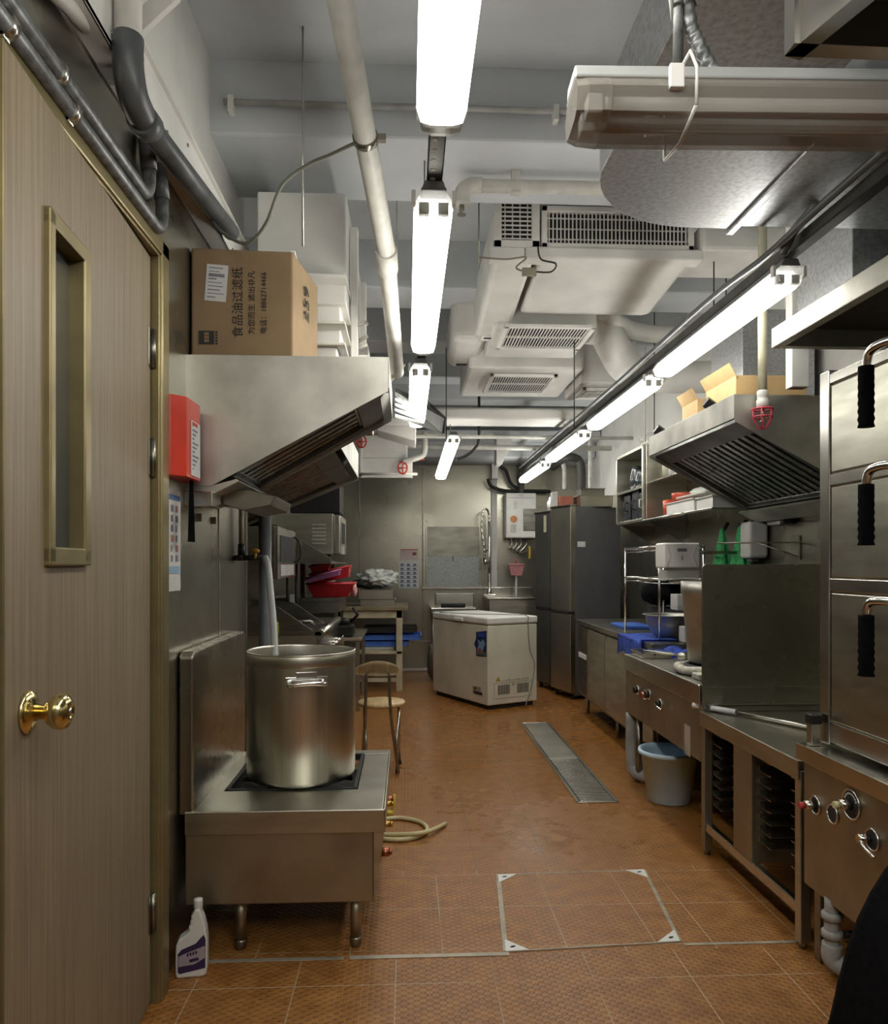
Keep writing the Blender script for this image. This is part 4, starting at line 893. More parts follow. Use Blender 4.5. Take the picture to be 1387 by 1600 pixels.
# =================================================================== RIGHT SIDE: STEAMER
XS = 1.45
t = thing('steamer_cabinet', 'tall three-door stainless steaming cabinet with black-grip lever handles at right edge', 'steamer', (1.8, 2.0, 0.76))
part('cabinet_body', G().box(XS + 0.012, 1.35, 0.765, 2.2, 2.60, 2.03, 0.004), STEEL, t)
part('corner_post', G().box(XS - 0.002, 2.575, 0.755, XS + 0.05, 2.635, 2.045, 0.004), STEELB, t)
fr_z = ((1.945 + 0.05, 2.03), (1.645, 1.685), (1.283, 1.328), (0.765, 0.835))
g = G()
for a, b in fr_z: g.box(XS, 1.35, a, XS + 0.02, 2.575, b, 0.003)
part('face_frame', g, STEELB, t)
for (z0, z1, hz) in ((1.690, 1.990, 2.005), (1.333, 1.640, 1.655), (0.840, 1.278, 1.268)):
    dr = part('door', G().box(XS + 0.002, 1.42, z0, XS + 0.030, 2.568, z1, 0.004), STEEL, t)
    g = G(); hy = 2.20; hx = XS - 0.095
    g.tube(smoothp([(XS - 0.02, hy - 0.16, hz - 0.01), (XS - 0.075, hy - 0.14, hz), (hx, hy - 0.06, hz + 0.004), (hx, hy - 0.005, hz - 0.008), (hx + 0.002, hy + 0.012, hz - 0.05)], 6), 0.013, 14)
    g.cyl((XS + 0.002, hy - 0.16, hz - 0.01), (XS - 0.03, hy - 0.16, hz - 0.01), 0.028, 18).cyl((XS, hy - 0.115, hz + 0.03), (XS - 0.012, hy - 0.115, hz + 0.03), 0.012, 12)
    h = part('handle', g, CHROME, dr)
    g = G(); n = 16; pts = [(hx + 0.002, hy + 0.012, hz - 0.042 - 0.012 * k) for k in range(n)]
    g.tube(pts, 0.022, 14, True, lambda q: 1 + 0.10 * math.sin(q * 46)); part('grip', g, BLACKF, h)
t = thing('steamer_stove', 'stainless burner base with dial and valve knobs under the steaming cabinet', 'stove base', (1.8, 2.0, 0))
part('top', G().box(1.387, 1.30, 0.717, 2.22, 2.658, 0.744, 0.001).box(1.375, 1.30, 0.69, 1.3865, 2.66, 0.7455, 0.002), STEELB, t)
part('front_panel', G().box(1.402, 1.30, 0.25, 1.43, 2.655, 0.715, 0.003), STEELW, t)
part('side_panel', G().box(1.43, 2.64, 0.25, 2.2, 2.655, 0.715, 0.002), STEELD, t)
for ly in (2.60, 1.6): part('leg', G().box(1.42, ly - 0.02, 0.0, 1.46, ly + 0.02, 0.26, 0.003), STEELD, t)
def dial(y, z, r, bez, btn, bl, t):
    k = part('dial_plate', G().cyl((1.402, y, z), (1.397, y, z), r, 28), DARK, t)
    part('bezel', G().tube([Vector((1.398, y, z)) + Vector((0, r * math.cos(a), r * math.sin(a))) for a in [PI / 14 * q for q in range(29)]], 0.0035, 8), CHROME, k)
    if btn: part('button', G().cyl((1.397, y, z), (1.36, y, z), 0.017, 16, 0.015), STEELB, k); part('button_cap', G().cyl((1.36, y, z), (1.342, y, z), 0.011, 14), btn, k)
def yz(u, v): q = P(u, v, x=1.40); return q.y, q.z
y_, z_ = yz(1274, 1258); dial(y_, z_, 0.030, 1, INKR, 1, t)
y_, z_ = yz(1301, 1272); dial(y_, z_, 0.030, 1, None, 1, t)
y_, z_ = yz(1330, 1257); dial(y_, z_, 0.046, 1, mat('cream_yellow', (0.70, 0.66, 0.35), 0.4), 1, t)
g = G()
for k in range(9): a = PI * 0.15 + PI * 0.7 * k / 8; g.box(1.3955, y_ + 0.034 * math.cos(a) - 0.003, z_ + 0.034 * math.sin(a) - 0.003, 1.3968, y_ + 0.034 * math.cos(a) + 0.003, z_ + 0.034 * math.sin(a) + 0.003)
part('dial_marks', g, PAPER, t)
y_, z_ = yz(1363, 1312); dial(y_, z_, 0.032, 1, None, 1, t)
part('lever', G().tube([(1.385, y_ + 0.02, z_), (1.365, y_ + 0.01, z_ - 0.005), (1.35, y_ - 0.05, z_ - 0.012), (1.35, y_ - 0.09, z_ - 0.02)], 0.006, 8).cyl((1.40, y_ + 0.01, z_), (1.36, y_ + 0.01, z_), 0.013, 14), CHROME, t)
t = thing('corner_stub', 'square steel stub with black plastic cap on the steamer base corner', 'post', (1.425, 2.60, 0.74))
part('stub', G().box(1.400, 2.60, 0.745, 1.435, 2.635, 0.825, 0.003), STEEL, t); part('cap', G().box(1.396, 2.596, 0.82, 1.439, 2.639, 0.855, 0.005), BLACK, t)
# waste pipes under the base
q = P(1305, 1470, y=2.48)
t = thing('waste_trap', 'grey plastic waste pipe with nuts under the steamer base', 'pipe', (q.x, 2.48, 0))
part('pipe', G().tube(smoothp([(q.x, 2.5, 0.26), (q.x, 2.5, 0.10), (q.x + 0.01, 2.48, 0.04), (q.x + 0.09, 2.42, 0.035)], 5), 0.024, 14), PAINTD, t)
for z in (0.19, 0.13): part('nut', G().lathe([(0.028, 0), (0.034, 0.003), (0.034, 0.022), (0.028, 0.026)], (q.x, 2.5, z), 12), PAINTD, t)
part('elbow', G().tube(smoothp([(q.x, 2.5, 0.11), (q.x, 2.495, 0.055), (q.x + 0.05, 2.46, 0.036)], 5), 0.032, 14), PAINTD, t)
part('valve', G().cyl((q.x + 0.1, 2.5, 0.22), (q.x + 0.1, 2.5, 0.05), 0.018, 10).cyl((q.x + 0.04, 2.5, 0.14), (q.x + 0.2, 2.5, 0.14), 0.012, 10), BLACKM, t)

# black thing bottom right
t = thing('padded_backpack', 'black padded bag with curved edge standing in the bottom right corner', 'bag', (1.02, 1.42, 0))
sil = [P(1303, 1610, y=1.55), P(1318, 1545, y=1.55), P(1332, 1490, y=1.55), P(1350, 1440, y=1.55), P(1370, 1400, y=1.55), P(1400, 1352, y=1.55)]
pts = [(q.x, q.z) for q in sil]
pts = [(a_ - 0.022, b_ + 0.012) for a_, b_ in pts]
poly = [(pts[0][0] - 0.03, 0.0), (pts[0][0] - 0.03, 0.3)] + pts + [(pts[-1][0] + 0.12, pts[-1][1] + 0.05), (pts[-1][0] + 0.28, pts[-1][1] - 0.05), (pts[-1][0] + 0.30, 0.3), (pts[-1][0] + 0.3, 0.0)]
part('body', G().prism(poly, 1.36, 1.56, 'y', 0.03), BLACKF, t)
g = G(); g.tube([Vector((p[0] + 0.05, 1.352, p[1])) for p in [(pts[0][0] - 0.02, 0.2)] + pts], 0.012, 8); part('strap', g, BLACK, t)

# =================================================================== WORKTOP TABLE WITH TRAY RACKS
t = thing('rack_table', 'stainless work table with two tray-rack bays underneath', 'table', (1.8, 3.15, 0))
y0, y1 = 2.675, 3.60
part('tabletop', G().box(1.399, y0, 0.645, 2.24, y1, 0.674, 0.001).box(1.390, y0 - 0.001, 0.607, 1.3975, y1 - 0.001, 0.6755, 0.002), STEEL, t)
for ly in (y0 + 0.02, y1 - 0.02):
    for lx in (1.42, 2.2):
        l_ = part('leg', G().box(lx - 0.02, ly - 0.02, 0.02, lx + 0.02, ly + 0.02, 0.64, 0.003), STEELW if ly > 3 else STEEL, t)
        part('foot', G().cyl((lx, ly, 0), (lx, ly, 0.03), 0.015, 10), STEELD, l_)
for xx in (1.405, 2.18): part('lower_rail', G().box(xx, y0 + 0.04, 0.115, xx + 0.03, y1 - 0.04, 0.155, 0.003), STEELB, t)
part('centre_panel', G().box(1.405, 3.075, 0.155, 1.42, 3.25, 0.64, 0.002).box(1.42, 3.08, 0.155, 2.2, 3.09, 0.64).box(1.42, 3.235, 0.155, 2.2, 3.245, 0.64), STEELW, t)
part('bay_back', G().box(2.19, y0 + 0.04, 0.155, 2.2, y1 - 0.04, 0.64), STEELD, t)
for (a, b) in ((y0 + 0.045, 3.08), (3.245, y1 - 0.045)):
    for k in range(8):
        z = 0.24 + 0.048 * k
        g = G(); g.box(1.44, b - 0.10, z, 2.15, b, z + 0.003).box(1.44, b - 0.004, z, 2.15, b, z + 0.02).box(1.44, a, z, 2.15, a + 0.10, z + 0.003)
        part('tray_runner', g, STEELB, t)
# squeegee lying on the table
t = thing('long_handled_brush', 'white-ended steel squeegee pole lying across the rack table', 'squeegee', (1.7, 3.3, 0.68))
a = P(1083, 1102, z=0.69); b = P(1150, 1113, z=0.69); c = P(1285, 1140, z=0.69)
part('grip', G().cyl(a, b, 0.014, 12), WHITEP, t); part('pole', G().cyl(b, c, 0.0085, 12), STEELB, t)
# loose white fittings

# =================================================================== BUCKET
bk = P(1052, 1262, z=0); 
t = thing('plastic_bucket', 'pale blue plastic bucket on the floor under the gas range', 'bucket', (1.50, 4.42, 0))
g = G(); g.lathe([(0.02, 0), (0.115, 0.0), (0.122, 0.008), (0.158, 0.27), (0.172, 0.272), (0.176, 0.285), (0.172, 0.30), (0.160, 0.298), (0.150, 0.27), (0.114, 0.012), (0.02, 0.01)], (1.52, 4.40, 0), 40)
part('body', g, PALEB, t)
solo('floor_waste_pipe', G().tube(smoothp([(1.44, 4.85, 0.42), (1.44, 4.85, 0.12), (1.46, 4.80, 0.045), (1.56, 4.72, 0.04)], 6), 0.042, 16), PAINTD, 'thick grey waste pipe with bend behind the blue bucket', 'pipe')

# =================================================================== GAS RANGE (right)
t = thing('gas_range', 'stainless floor gas range with tall near splash screen on right side', 'stove', (1.8, 4.2, 0))
y0, y1 = 3.60, 4.86
part('top', G().box(1.402, y0, 0.766, 2.24, y1, 0.799, 0.001), STEEL, t)
part('front_lip', G().box(1.386, y0 - 0.001, 0.70, 1.4005, y1, 0.801, 0.006), STEELB, t)
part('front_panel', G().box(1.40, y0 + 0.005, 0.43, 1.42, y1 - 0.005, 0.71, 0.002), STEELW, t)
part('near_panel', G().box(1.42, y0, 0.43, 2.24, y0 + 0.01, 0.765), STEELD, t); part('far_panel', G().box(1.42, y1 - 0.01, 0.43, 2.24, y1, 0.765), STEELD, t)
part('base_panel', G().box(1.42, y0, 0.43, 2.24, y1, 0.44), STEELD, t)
for lx, ly in ((1.46, y0 + 0.08), (2.15, y0 + 0.08), (1.46, y1 - 0.08), (2.15, y1 - 0.08)): part('leg', G().cyl((lx, ly, 0), (lx, ly, 0.44), 0.022, 14), STEELD, t)
sp = part('splash_screen', G().prism([(1.40, 0.70), (2.24, 0.70), (2.24, 1.375), (1.415, 1.375), (1.40, 1.36)], y0 - 0.012, y0 - 0.002, 'y', 0.002), MIRD, t)
part('screen_hem', G().box(1.42, y0 - 0.016, 0.79, 2.22, y0 - 0.011, 0.794).box(1.42, y0 - 0.016, 0.708, 2.22, y0 - 0.011, 0.712), STEELB, t)
part('table_upstand', G().box(1.42, y0 - 0.02, 0.676, 2.24, y0 - 0.013, 0.70), STEELD, t)
for u, v, big in ((996, 1078, 0), (1008, 1086, 0), (1014, 1085, 0), (1032, 1100, 1)):
    q = P(u, v, x=1.40); k = part('knob', G().cyl((1.40, q.y, q.z), (1.375, q.y, q.z), 0.020, 16), (BLACKM if u != 1008 else mat('copper_knob', (0.45, 0.16, 0.10), 0.3, 1.0)), t)
    part('knob_ring', G().tube([Vector((1.397, q.y, q.z)) + Vector((0, 0.026 * math.cos(a), 0.026 * math.sin(a))) for a in [PI / 10 * j for j in range(21)]], 0.004, 8), CHROME, k)
    if big: part('lever', G().tube([(1.37, q.y, q.z), (1.36, q.y - 0.06, q.z - 0.005), (1.362, q.y - 0.12, q.z - 0.01)], 0.006, 8), CHROME, k)
q = P(1074, 1155, x=1.40); part('rating_label', G().box(1.398, q.y - 0.04, q.z - 0.08, 1.4, q.y + 0.04, q.z + 0.07), mat('faded_label', (0.42, 0.36, 0.28), 0.6), t)
part('burner_ring', G().lathe([(0.13, 0), (0.16, 0.02), (0.16, 0.045), (0.14, 0.05), (0.12, 0.03)], (1.62, 3.98, 0.80), 28), BLACKM, t)
g = G(); g.tube([Vector((1.62, 3.98, 0.825)) + Vector((0.185 * math.cos(a), 0.185 * math.sin(a), 0.004 * math.sin(5 * a))) for a in [PI / 18 * k for k in range(37)]], 0.024, 12)
part('heat_ring', g, GREASEW, t)
for i, (dx_, dy_) in enumerate(((-0.13, -0.25), (-0.10, -0.31), (0.02, -0.30))):
    part('ceramic_block', G().obox(Vector((1.60 + dx_, 4.02 + dy_, 0.815)), 0.07, 0.10, 0.03, Matrix.Rotation(0.3 * i, 3, 'Z'), 0.006), GREASEW, t)
# tall pot on the range
g_c = (1.66, 4.03)
t = thing('soup_bucket', 'tall tapered stainless pot standing on the gas range behind splash screen', 'pot', (g_c[0], g_c[1], 0.85))
g = G(); g.lathe([(0.02, 0), (0.150, 0), (0.155, 0.01), (0.185, 0.36), (0.192, 0.37), (0.192, 0.435), (0.186, 0.435), (0.18, 0.36), (0.148, 0.015), (0.02, 0.01)], (g_c[0], g_c[1], 0.85), 40)
part('body', g, HOODST, t)

# =================================================================== UNDERCOUNTER FRIDGE
t = thing('undercounter_fridge', 'low stainless counter refrigerator with scuffed doors between range and tall fridge', 'refrigerator', (1.92, 5.95, 0))
y0, y1 = 4.88, 7.10
part('worktop', G().box(1.57, y0, 0.82, 2.24, y1, 0.86, 0.004), STEELD, t)
part('body', G().box(1.61, y0, 0.16, 2.24, y1, 0.82, 0.003), STEELD, t)
for a, b in ((y0 + 0.02, y0 + 0.60), (y0 + 0.62, y0 + 1.22), (y0 + 1.24, y0 + 1.82)):
    d_ = part('door', G().box(1.585, a, 0.19, 1.61, b, 0.80, 0.005), STEEL, t)
    part('hinge', G().box(1.575, b - 0.05, 0.77, 1.59, b - 0.02, 0.80, 0.002), CHROME, d_)
part('vent_panel', G().box(1.59, y0 + 1.85, 0.19, 1.61, y1 - 0.02, 0.80, 0.003), STEELD, t)
g = G()
for k in range(9): g.box(1.585, y0 + 1.88, 0.22 + 0.028 * k, 1.592, y1 - 0.06, 0.234 + 0.028 * k)
part('louvre', g, DARK, t)
part('controller', G().box(1.582, y0 + 1.88, 0.52, 1.592, y1 - 0.06, 0.56), WHITEP, t)
for ly in (y0 + 0.1, y0 + 1.1, y1 - 0.1): part('leg', G().cyl((1.66, ly, 0), (1.66, ly, 0.17), 0.018, 12), STEELD, t)

# =================================================================== TALL FRIDGES
def fridge(name, label, loc, rz, w_, d_, h, zs, fm, side, taped):
    """front faces local -x; w along y, depth along +x; origin near front bottom corner"""
    t = thing(name, label, 'refrigerator', loc, rz)
    part('cabinet', G().box(0.05, 0, 0.04, d_, w_, h, 0.006), side, t, True)
    for a, b in ((0.07, zs - 0.012), (zs + 0.012, h)):
        part('door', G().box(0, 0.004, a, 0.046, w_ - 0.004, b, 0.012, 3), fm, t, True)
        part('door_edge', G().box(0.0, -0.002, a, 0.05, 0.004, b, 0.001), STEELB if fm is FRDOOR else FRDARK, t, True)
    part('top_trim', G().box(-0.006, -0.003, h, 0.06, w_, h + 0.02, 0.004), STEELD, t, True)
    for ly in (0.05, w_ - 0.05): part('foot', G().cyl((0.06, ly, 0), (0.06, ly, 0.05), 0.02, 10), BLACK, t, True)
    part('handle_groove', G().box(-0.004, w_ * 0.1, zs - 0.014, 0.02, w_ * 0.9, zs + 0.014, 0.003), DARK, t, True)
    return t
f1 = fridge('tall_fridge', 'tall grey two-door fridge, nearer of the pair, with steel boxes on top', (1.645, 7.66, 0), 0.30, 0.44, 0.58, 1.955, 0.875, FRDOOR, FRIDGE, 1)
part('sticker', G().box(0.075, -0.0015, 1.545, 0.165, -0.0001, 1.60), PAPER, f1, True)
f2 = fridge('tall_fridge', 'slimmer dark grey fridge behind, beside the water heater', (1.535, 8.22, 0), 0.30, 0.36, 0.58, 1.93, 0.88, FRDARK, FRIDGE, 0)
part('sticker', G().box(-0.001, 0.08, 1.72, 0.0, 0.14, 1.90), CREAMP, f2, True)
# things on top of fridge
zt = 1.976
def tray(x0, y0, x1, y1, z, h, label, m=STEELB, grp=None, nm='steel_tray'):
    t = thing(nm, label, 'tray', ((x0 + x1) / 2, (y0 + y1) / 2, z), 0, grp)
    g = G(); g.box(x0 + 0.012, y0 + 0.012, z, x1 - 0.012, y1 - 0.012, z + 0.004).box(x0 + 0.01, y0 + 0.01, z, x0 + 0.014, y1 - 0.01, z + h).box(x1 - 0.014, y0 + 0.01, z, x1 - 0.01, y1 - 0.01, z + h).box(x0 + 0.01, y0 + 0.01, z, x1 - 0.01, y0 + 0.014, z + h).box(x0 + 0.01, y1 - 0.014, z, x1 - 0.01, y1 - 0.01, z + h)
    part('pan', g, m, t)
    g = G(); zz = z + h; g.box(x0, y0, zz - 0.004, x1, y0 + 0.014, zz + 0.003, 0.002).box(x0, y1 - 0.014, zz - 0.004, x1, y1, zz + 0.003, 0.002).box(x0, y0, zz - 0.004, x0 + 0.014, y1, zz + 0.003, 0.002).box(x1 - 0.014, y0, zz - 0.004, x1, y1, zz + 0.003, 0.002)
    part('rim', g, m, t); return t
tray(1.74, 7.72, 2.10, 8.05, 1.957, 0.11, 'deep steel pan on top of the nearer tall fridge')
tray(1.76, 7.74, 2.02, 8.0, 2.07, 0.07, 'smaller dark pan stacked inside the deep pan on the fridge', STEELD)
solo('food_box', G().box(1.59, 7.93, 1.977, 1.73, 8.13, 2.08, 0.004), TERRA, 'dark red carton on the front of nearer tall fridge', 'box')
solo('wire_basket', G().box(1.53, 8.02, 1.977, 1.585, 8.15, 2.13, 0.004), PAINTD, 'pale grey holder at the corner of nearer tall fridge top', 'holder')
solo('plastic_jug', G().lathe([(0.02, 0), (0.05, 0), (0.052, 0.10), (0.03, 0.14), (0.028, 0.16)], (1.60, 8.45, 1.952), 16), WHITEP, 'whitish plastic jug on top of the slimmer fridge', 'jug')

# =================================================================== CHEST FREEZER
fc = Vector((0.755, 7.172, 0)); fe = Vector((1.266 - 0.755, 7.441 - 7.172, 0)); rz = math.atan2(fe.y, fe.x)
t = thing('chest_freezer', 'cream white chest freezer standing askew on the tiles', 'freezer', tuple(fc), rz)
FW, FL, FH = 0.577, 1.04, 0.875
part('cabinet', G().box(0, 0, 0.04, FW, FL, 0.79, 0.012, 3), FREEZ, t, True)
part('seal', G().box(0.006, 0.006, 0.786, FW - 0.006, FL - 0.006, 0.80), mat('grey_seal', (0.35, 0.34, 0.28), 0.6), t, True)
lid = part('lid', G().box(-0.006, -0.006, 0.80, FW + 0.006, FL + 0.006, 0.868, 0.016, 3), WHITEP, t, True)
part('lid_handle', G().box(-0.018, FL / 2 - 0.09, 0.805, -0.004, FL / 2 + 0.07, 0.838, 0.006), WHITEP, lid, True)
part('plinth', G().box(0.03, 0.03, 0.0, FW - 0.03, FL - 0.03, 0.045), DARK, t, True)
part('corner_trim', G().box(-0.003, -0.003, 0.045, 0.045, 0.02, 0.785, 0.006), FREEZ, t, True)
for s0 in (0.115, 0.34):
    g = G()
    for k in range(8): g.box(s0 + 0.0175 * k, -0.002, 0.135, s0 + 0.009 + 0.0175 * k, 0.004, 0.225)
    part('vent_slots', g, DARK, t, True)
g = G(); g.box(0.07, -0.003, 0.10, 0.51, -0.0005, 0.104).box(0.07, -0.003, 0.245, 0.51, -0.0005, 0.249).box(0.07, -0.003, 0.10, 0.074, -0.0005, 0.249).box(0.508, -0.003, 0.10, 0.512, -0.0005, 0.249)
part('vent_frame', g, mat('darker_cream', (0.50, 0.47, 0.38), 0.5), t, True)  # outline bars in a darker cream than the cabinet
text('panel_letter', 'A', 0.042, INKG, t, basis((0.292, -0.002, 0.222), (1, 0, 0), (0, 0, 1)), True)
part('warning_triangle', G().prism([(0.085, 0.262), (0.145, 0.262), (0.115, 0.312)], -0.002, -0.0005, 'y'), mat('dull_yellow', (0.45, 0.36, 0.05), 0.5), t, True)
g = G()
for k in range(9): g.box(0.16 + 0.036 * k, -0.002, 0.262, 0.185 + 0.036 * k, -0.0005, 0.266 + 0.004 * (k % 3))
part('small_print', g, mat('faint_print', (0.38, 0.36, 0.30), 0.6), t, True)
st = part('promo_sticker', G().prism([(0.02, 0.50), (0.20, 0.46 + 0.03), (0.20, 0.56), (0.235, 0.60), (0.20, 0.66), (0.20, 0.72), (0.02, 0.745)], -0.002, -0.0003, 'x'), mat('dark_blue_sticker', (0.02, 0.035, 0.13), 0.4), t, True)
part('sticker_art', G().prism([(0.04, 0.62), (0.08, 0.66), (0.12, 0.63), (0.17, 0.65), (0.15, 0.60), (0.18, 0.56), (0.12, 0.57), (0.09, 0.53), (0.07, 0.58)], -0.0032, -0.002, 'x'), mat('ice_blue', (0.20, 0.33, 0.50), 0.5), st, True)
part('sticker_art', G().box(-0.0032, 0.02, 0.505, -0.002, 0.19, 0.54), MUSTARD, st, True)
part('sticker_art', G().box(-0.0034, 0.05, 0.68, -0.002, 0.17, 0.715), mat('mid_blue', (0.03, 0.08, 0.4), 0.5), st, True)
text('sticker_letters', 'Ko', 0.075, mat('orange_red_ink', (0.60, 0.16, 0.07), 0.5), st, basis((-0.0036, 0.13, 0.55), (0, -1, 0), (0, 0, 1)), True)
part('thermostat_panel', G().box(-0.004, 0.12, 0.135, -0.0002, 0.26, 0.20, 0.001), mat('grey_panel', (0.36, 0.33, 0.25), 0.5), t, True)
part('nameplate', G().box(-0.006, 0.09, 0.13, -0.003, 0.24, 0.152), INK, t, True)
part('thermostat_knob', G().cyl((-0.004, 0.21, 0.18), (-0.014, 0.21, 0.18), 0.012, 12), BLACK, t, True)
g = G(); g.tube(smoothp([(-0.06 + 0.06, 0.9, 0.872), (0.10, 0.45, 0.876), (0.25, 0.30, 0.876), (0.42, 0.12, 0.876), (0.455, -0.012, 0.870), (0.455, -0.016, 0.80), (0.48, -0.014, 0.55), (0.535, -0.014, 0.40), (0.50, -0.014, 0.20), (0.44, -0.018, 0.05), (0.42, -0.03, 0.012)], 6), 0.0045, 8)
pc_ = part('power_cord', g, mat('grey_cord', (0.28, 0.27, 0.24), 0.5), t, True)

# =================================================================== FLOOR DRAIN AND COVER
t = thing('floor_drain', 'long stainless drain channel with slotted gratings in the tiled floor', 'drain', (1.09, 5.45, 0))
dx0, dx1, dy0, dy1 = 0.975, 1.22, 4.37, 6.58
g = G()
for b in ((dx0, dy0, dx0 + 0.018, dy1), (dx1 - 0.018, dy0, dx1, dy1), (dx0, dy0, dx1, dy0 + 0.018), (dx0, dy1 - 0.018, dx1, dy1)): g.box(b[0], b[1], 0, b[2], b[3], 0.008, 0.002)
part('channel_frame', g, STEELB, t)
part('channel_bed', G().box(dx0 + 0.018, dy0 + 0.018, 0.0, dx1 - 0.018, dy1 - 0.018, 0.0015), DARK, t)
part('cover_plate', G().box(dx0 + 0.022, 5.35, 0.002, dx1 - 0.022, dy1 - 0.022, 0.008, 0.001), STEEL, t)
g = G(); yy = dy0 + 0.025
while yy < 5.32: g.box(dx0 + 0.024, yy, 0.002, dx1 - 0.024, yy + 0.020, 0.008, 0.001); yy += 0.031
g.box(dx0 + 0.022, 5.325, 0.002, dx1 - 0.022, 5.348, 0.008, 0.001)
part('grating', g, STEELB, t)
cs = [P(778, 1368, z=0), P(1006, 1360, z=0), P(1062, 1472, z=0), P(790, 1488, z=0)]
t = thing('access_cover', 'square tiled floor access cover with steel edging and triangular corner lifting plates', 'manhole cover', (0.70, 3.06, 0))
def edge(g, a, b, w_, z1):
    d = (b - a).normalized(); n = Vector((-d.y, d.x, 0)) * w_ / 2
    g.prism([((a + n).x, (a + n).y), ((b + n).x, (b + n).y), ((b - n).x, (b - n).y), ((a - n).x, (a - n).y)], 0, z1, 'z')
part('tiled_lid', G().prism([(c.x, c.y) for c in cs], 0.0004, 0.0025, 'z'), COVERM, t)
g = G()
for i, w_ in ((0, 0.006), (1, 0.014), (2, 0.006), (3, 0.018)): edge(g, cs[i], cs[(i + 1) % 4], w_, 0.004)
part('edging', g, mat('scraped_edging', (0.40, 0.36, 0.28), 0.5, 0.5, 0.12, 20), t)
for i in range(4):
    c = cs[i]; a = cs[(i + 1) % 4]; b = cs[(i - 1) % 4]; s = 0.085
    da = (a - c).normalized() * s; db = (b - c).normalized() * s
    pl_ = part('corner_plate', G().prism([((c + v).x, (c + v).y) for v in (Vector(), da, db)], 0.002, 0.0055, 'z'), WHITEP if i != 0 else WHITEP, t)
    m_ = c + (da + db) * 0.32
    part('keyhole', G().obox(m_ + Vector((0, 0, 0.0055)), 0.022, 0.007, 0.001, Matrix.Rotation(0.5, 3, 'Z')).obox(m_ + Vector((0, 0, 0.0055)), 0.010, 0.012, 0.001, Matrix.Rotation(0.5, 3, 'Z')), DARK, pl_)

# =================================================================== CHAIR
cc = Vector((-0.17, 5.14, 0))
t = thing('folding_chair', 'small chair with round plywood seat and steel tube arch back behind the stove', 'chair', tuple(cc))
part('seat', G().lathe([(0.02, 0.0), (0.15, 0), (0.158, 0.008), (0.158, 0.02), (0.15, 0.028), (0.02, 0.028)], (cc.x, cc.y, 0.435), 32), PLYW, t)
bz = 0.76; by = cc.y - 0.14
part('back_panel', cloth(12, 4, lambda u, v: Vector((cc.x - 0.02 + 0.145 * (u * 2 - 1) , by - 0.012 - 0.02 * (u * 2 - 1) ** 2 * -1, bz - 0.012 - 0.045 * (u * 2 - 1) ** 2 - 0.10 * v * (1 - 0.55 * (u * 2 - 1) ** 2)))), PLYD, t)
xa, xb = cc.x - 0.10, cc.x + 0.06
pts = [(xa - 0.03, by + 0.06, 0.012), (xa - 0.01, by + 0.02, 0.25), (xa, by, 0.45), (xa + 0.005, by, 0.60)] + [Vector((cc.x - 0.02, by, 0.63)) + Vector((0.078 * -math.cos(a), 0, 0.075 * math.sin(a))) for a in [PI / 8 * k for k in range(1, 8)]] + [(xb - 0.005, by, 0.60), (xb, by, 0.45), (xb + 0.02, by + 0.02, 0.25), (xb + 0.055, by + 0.02, 0.012)]
part('back_tube', G().tube(smoothp(pts, 4), 0.010, 10), STEELD, t)
for sx in (-1, 1):
    l_ = part('leg', G().tube([(cc.x + 0.12 * sx, cc.y + 0.02, 0.435), (cc.x + 0.10 * sx, cc.y - 0.05, 0.20), (cc.x + 0.105 * sx, by + 0.06, 0.012)], 0.009, 10), STEELB, t)
    part('rubber_foot', G().cyl((cc.x + 0.105 * sx, by + 0.06, 0), (cc.x + 0.105 * sx, by + 0.06, 0.025), 0.013, 10), BLACK, l_)
    l_ = part('leg', G().tube([(cc.x + 0.11 * sx, cc.y + 0.06, 0.435), (cc.x + 0.12 * sx, cc.y + 0.15, 0.012)], 0.009, 10), STEELB, t)
    part('rubber_foot', G().cyl((cc.x + 0.12 * sx, cc.y + 0.15, 0), (cc.x + 0.12 * sx, cc.y + 0.15, 0.025), 0.013, 10), BLACK, l_)

# =================================================================== LEFT COOKING LINE
t = thing('fryer_range', 'stainless fryer with sloping side guards and rounded front edge, behind the stockpot', 'fryer', (-0.9, 6.0, 0))
y0, y1, xf = 5.62, 7.05, -0.60
part('body', G().box(XL2 + 0.02, y0, 0.12, xf - 0.06, y1, 0.85, 0.004), STEEL, t)
part('top', G().box(XL2 + 0.02, y0, 0.85, xf - 0.02, y1, 0.885, 0.004), STEELD, t)
part('front_roll', G().cyl((xf - 0.035, y0, 0.862), (xf - 0.035, y1, 0.862), 0.035, 18), STEELB, t)
part('front_panel', G().box(xf - 0.06, y0 + 0.004, 0.45, xf - 0.03, y1 - 0.004, 0.845, 0.003), STEELB, t)
part('well', G().box(XL2 + 0.15, y0 + 0.1, 0.884, xf - 0.14, y1 - 0.4, 0.888), DARK, t)
for yy in (y0, 6.35): part('side_guard', G().prism([(XL2 + 0.02, 0.885), (xf - 0.08, 0.885), (-0.93, 1.06), (XL2 + 0.02, 1.08)], yy, yy + 0.012, 'y', 0.001), STEELD, t)
part('oil_lever', G().tube([(-0.98, 6.0, 0.92), (-0.75, 6.0, 0.93), (-0.72, 6.02, 0.90)], 0.014, 10), STEELD, t)
for k in range(5): kk = part('knob', G().cyl((xf - 0.03, y0 + 0.2 + 0.26 * k, 0.70), (xf + 0.01, y0 + 0.2 + 0.26 * k, 0.70), 0.022, 12), CHROME, t); part('lever', G().tube([(xf + 0.01, y0 + 0.2 + 0.26 * k, 0.70), (xf + 0.035, y0 + 0.19 + 0.26 * k, 0.74)], 0.006, 8), CHROME, kk)
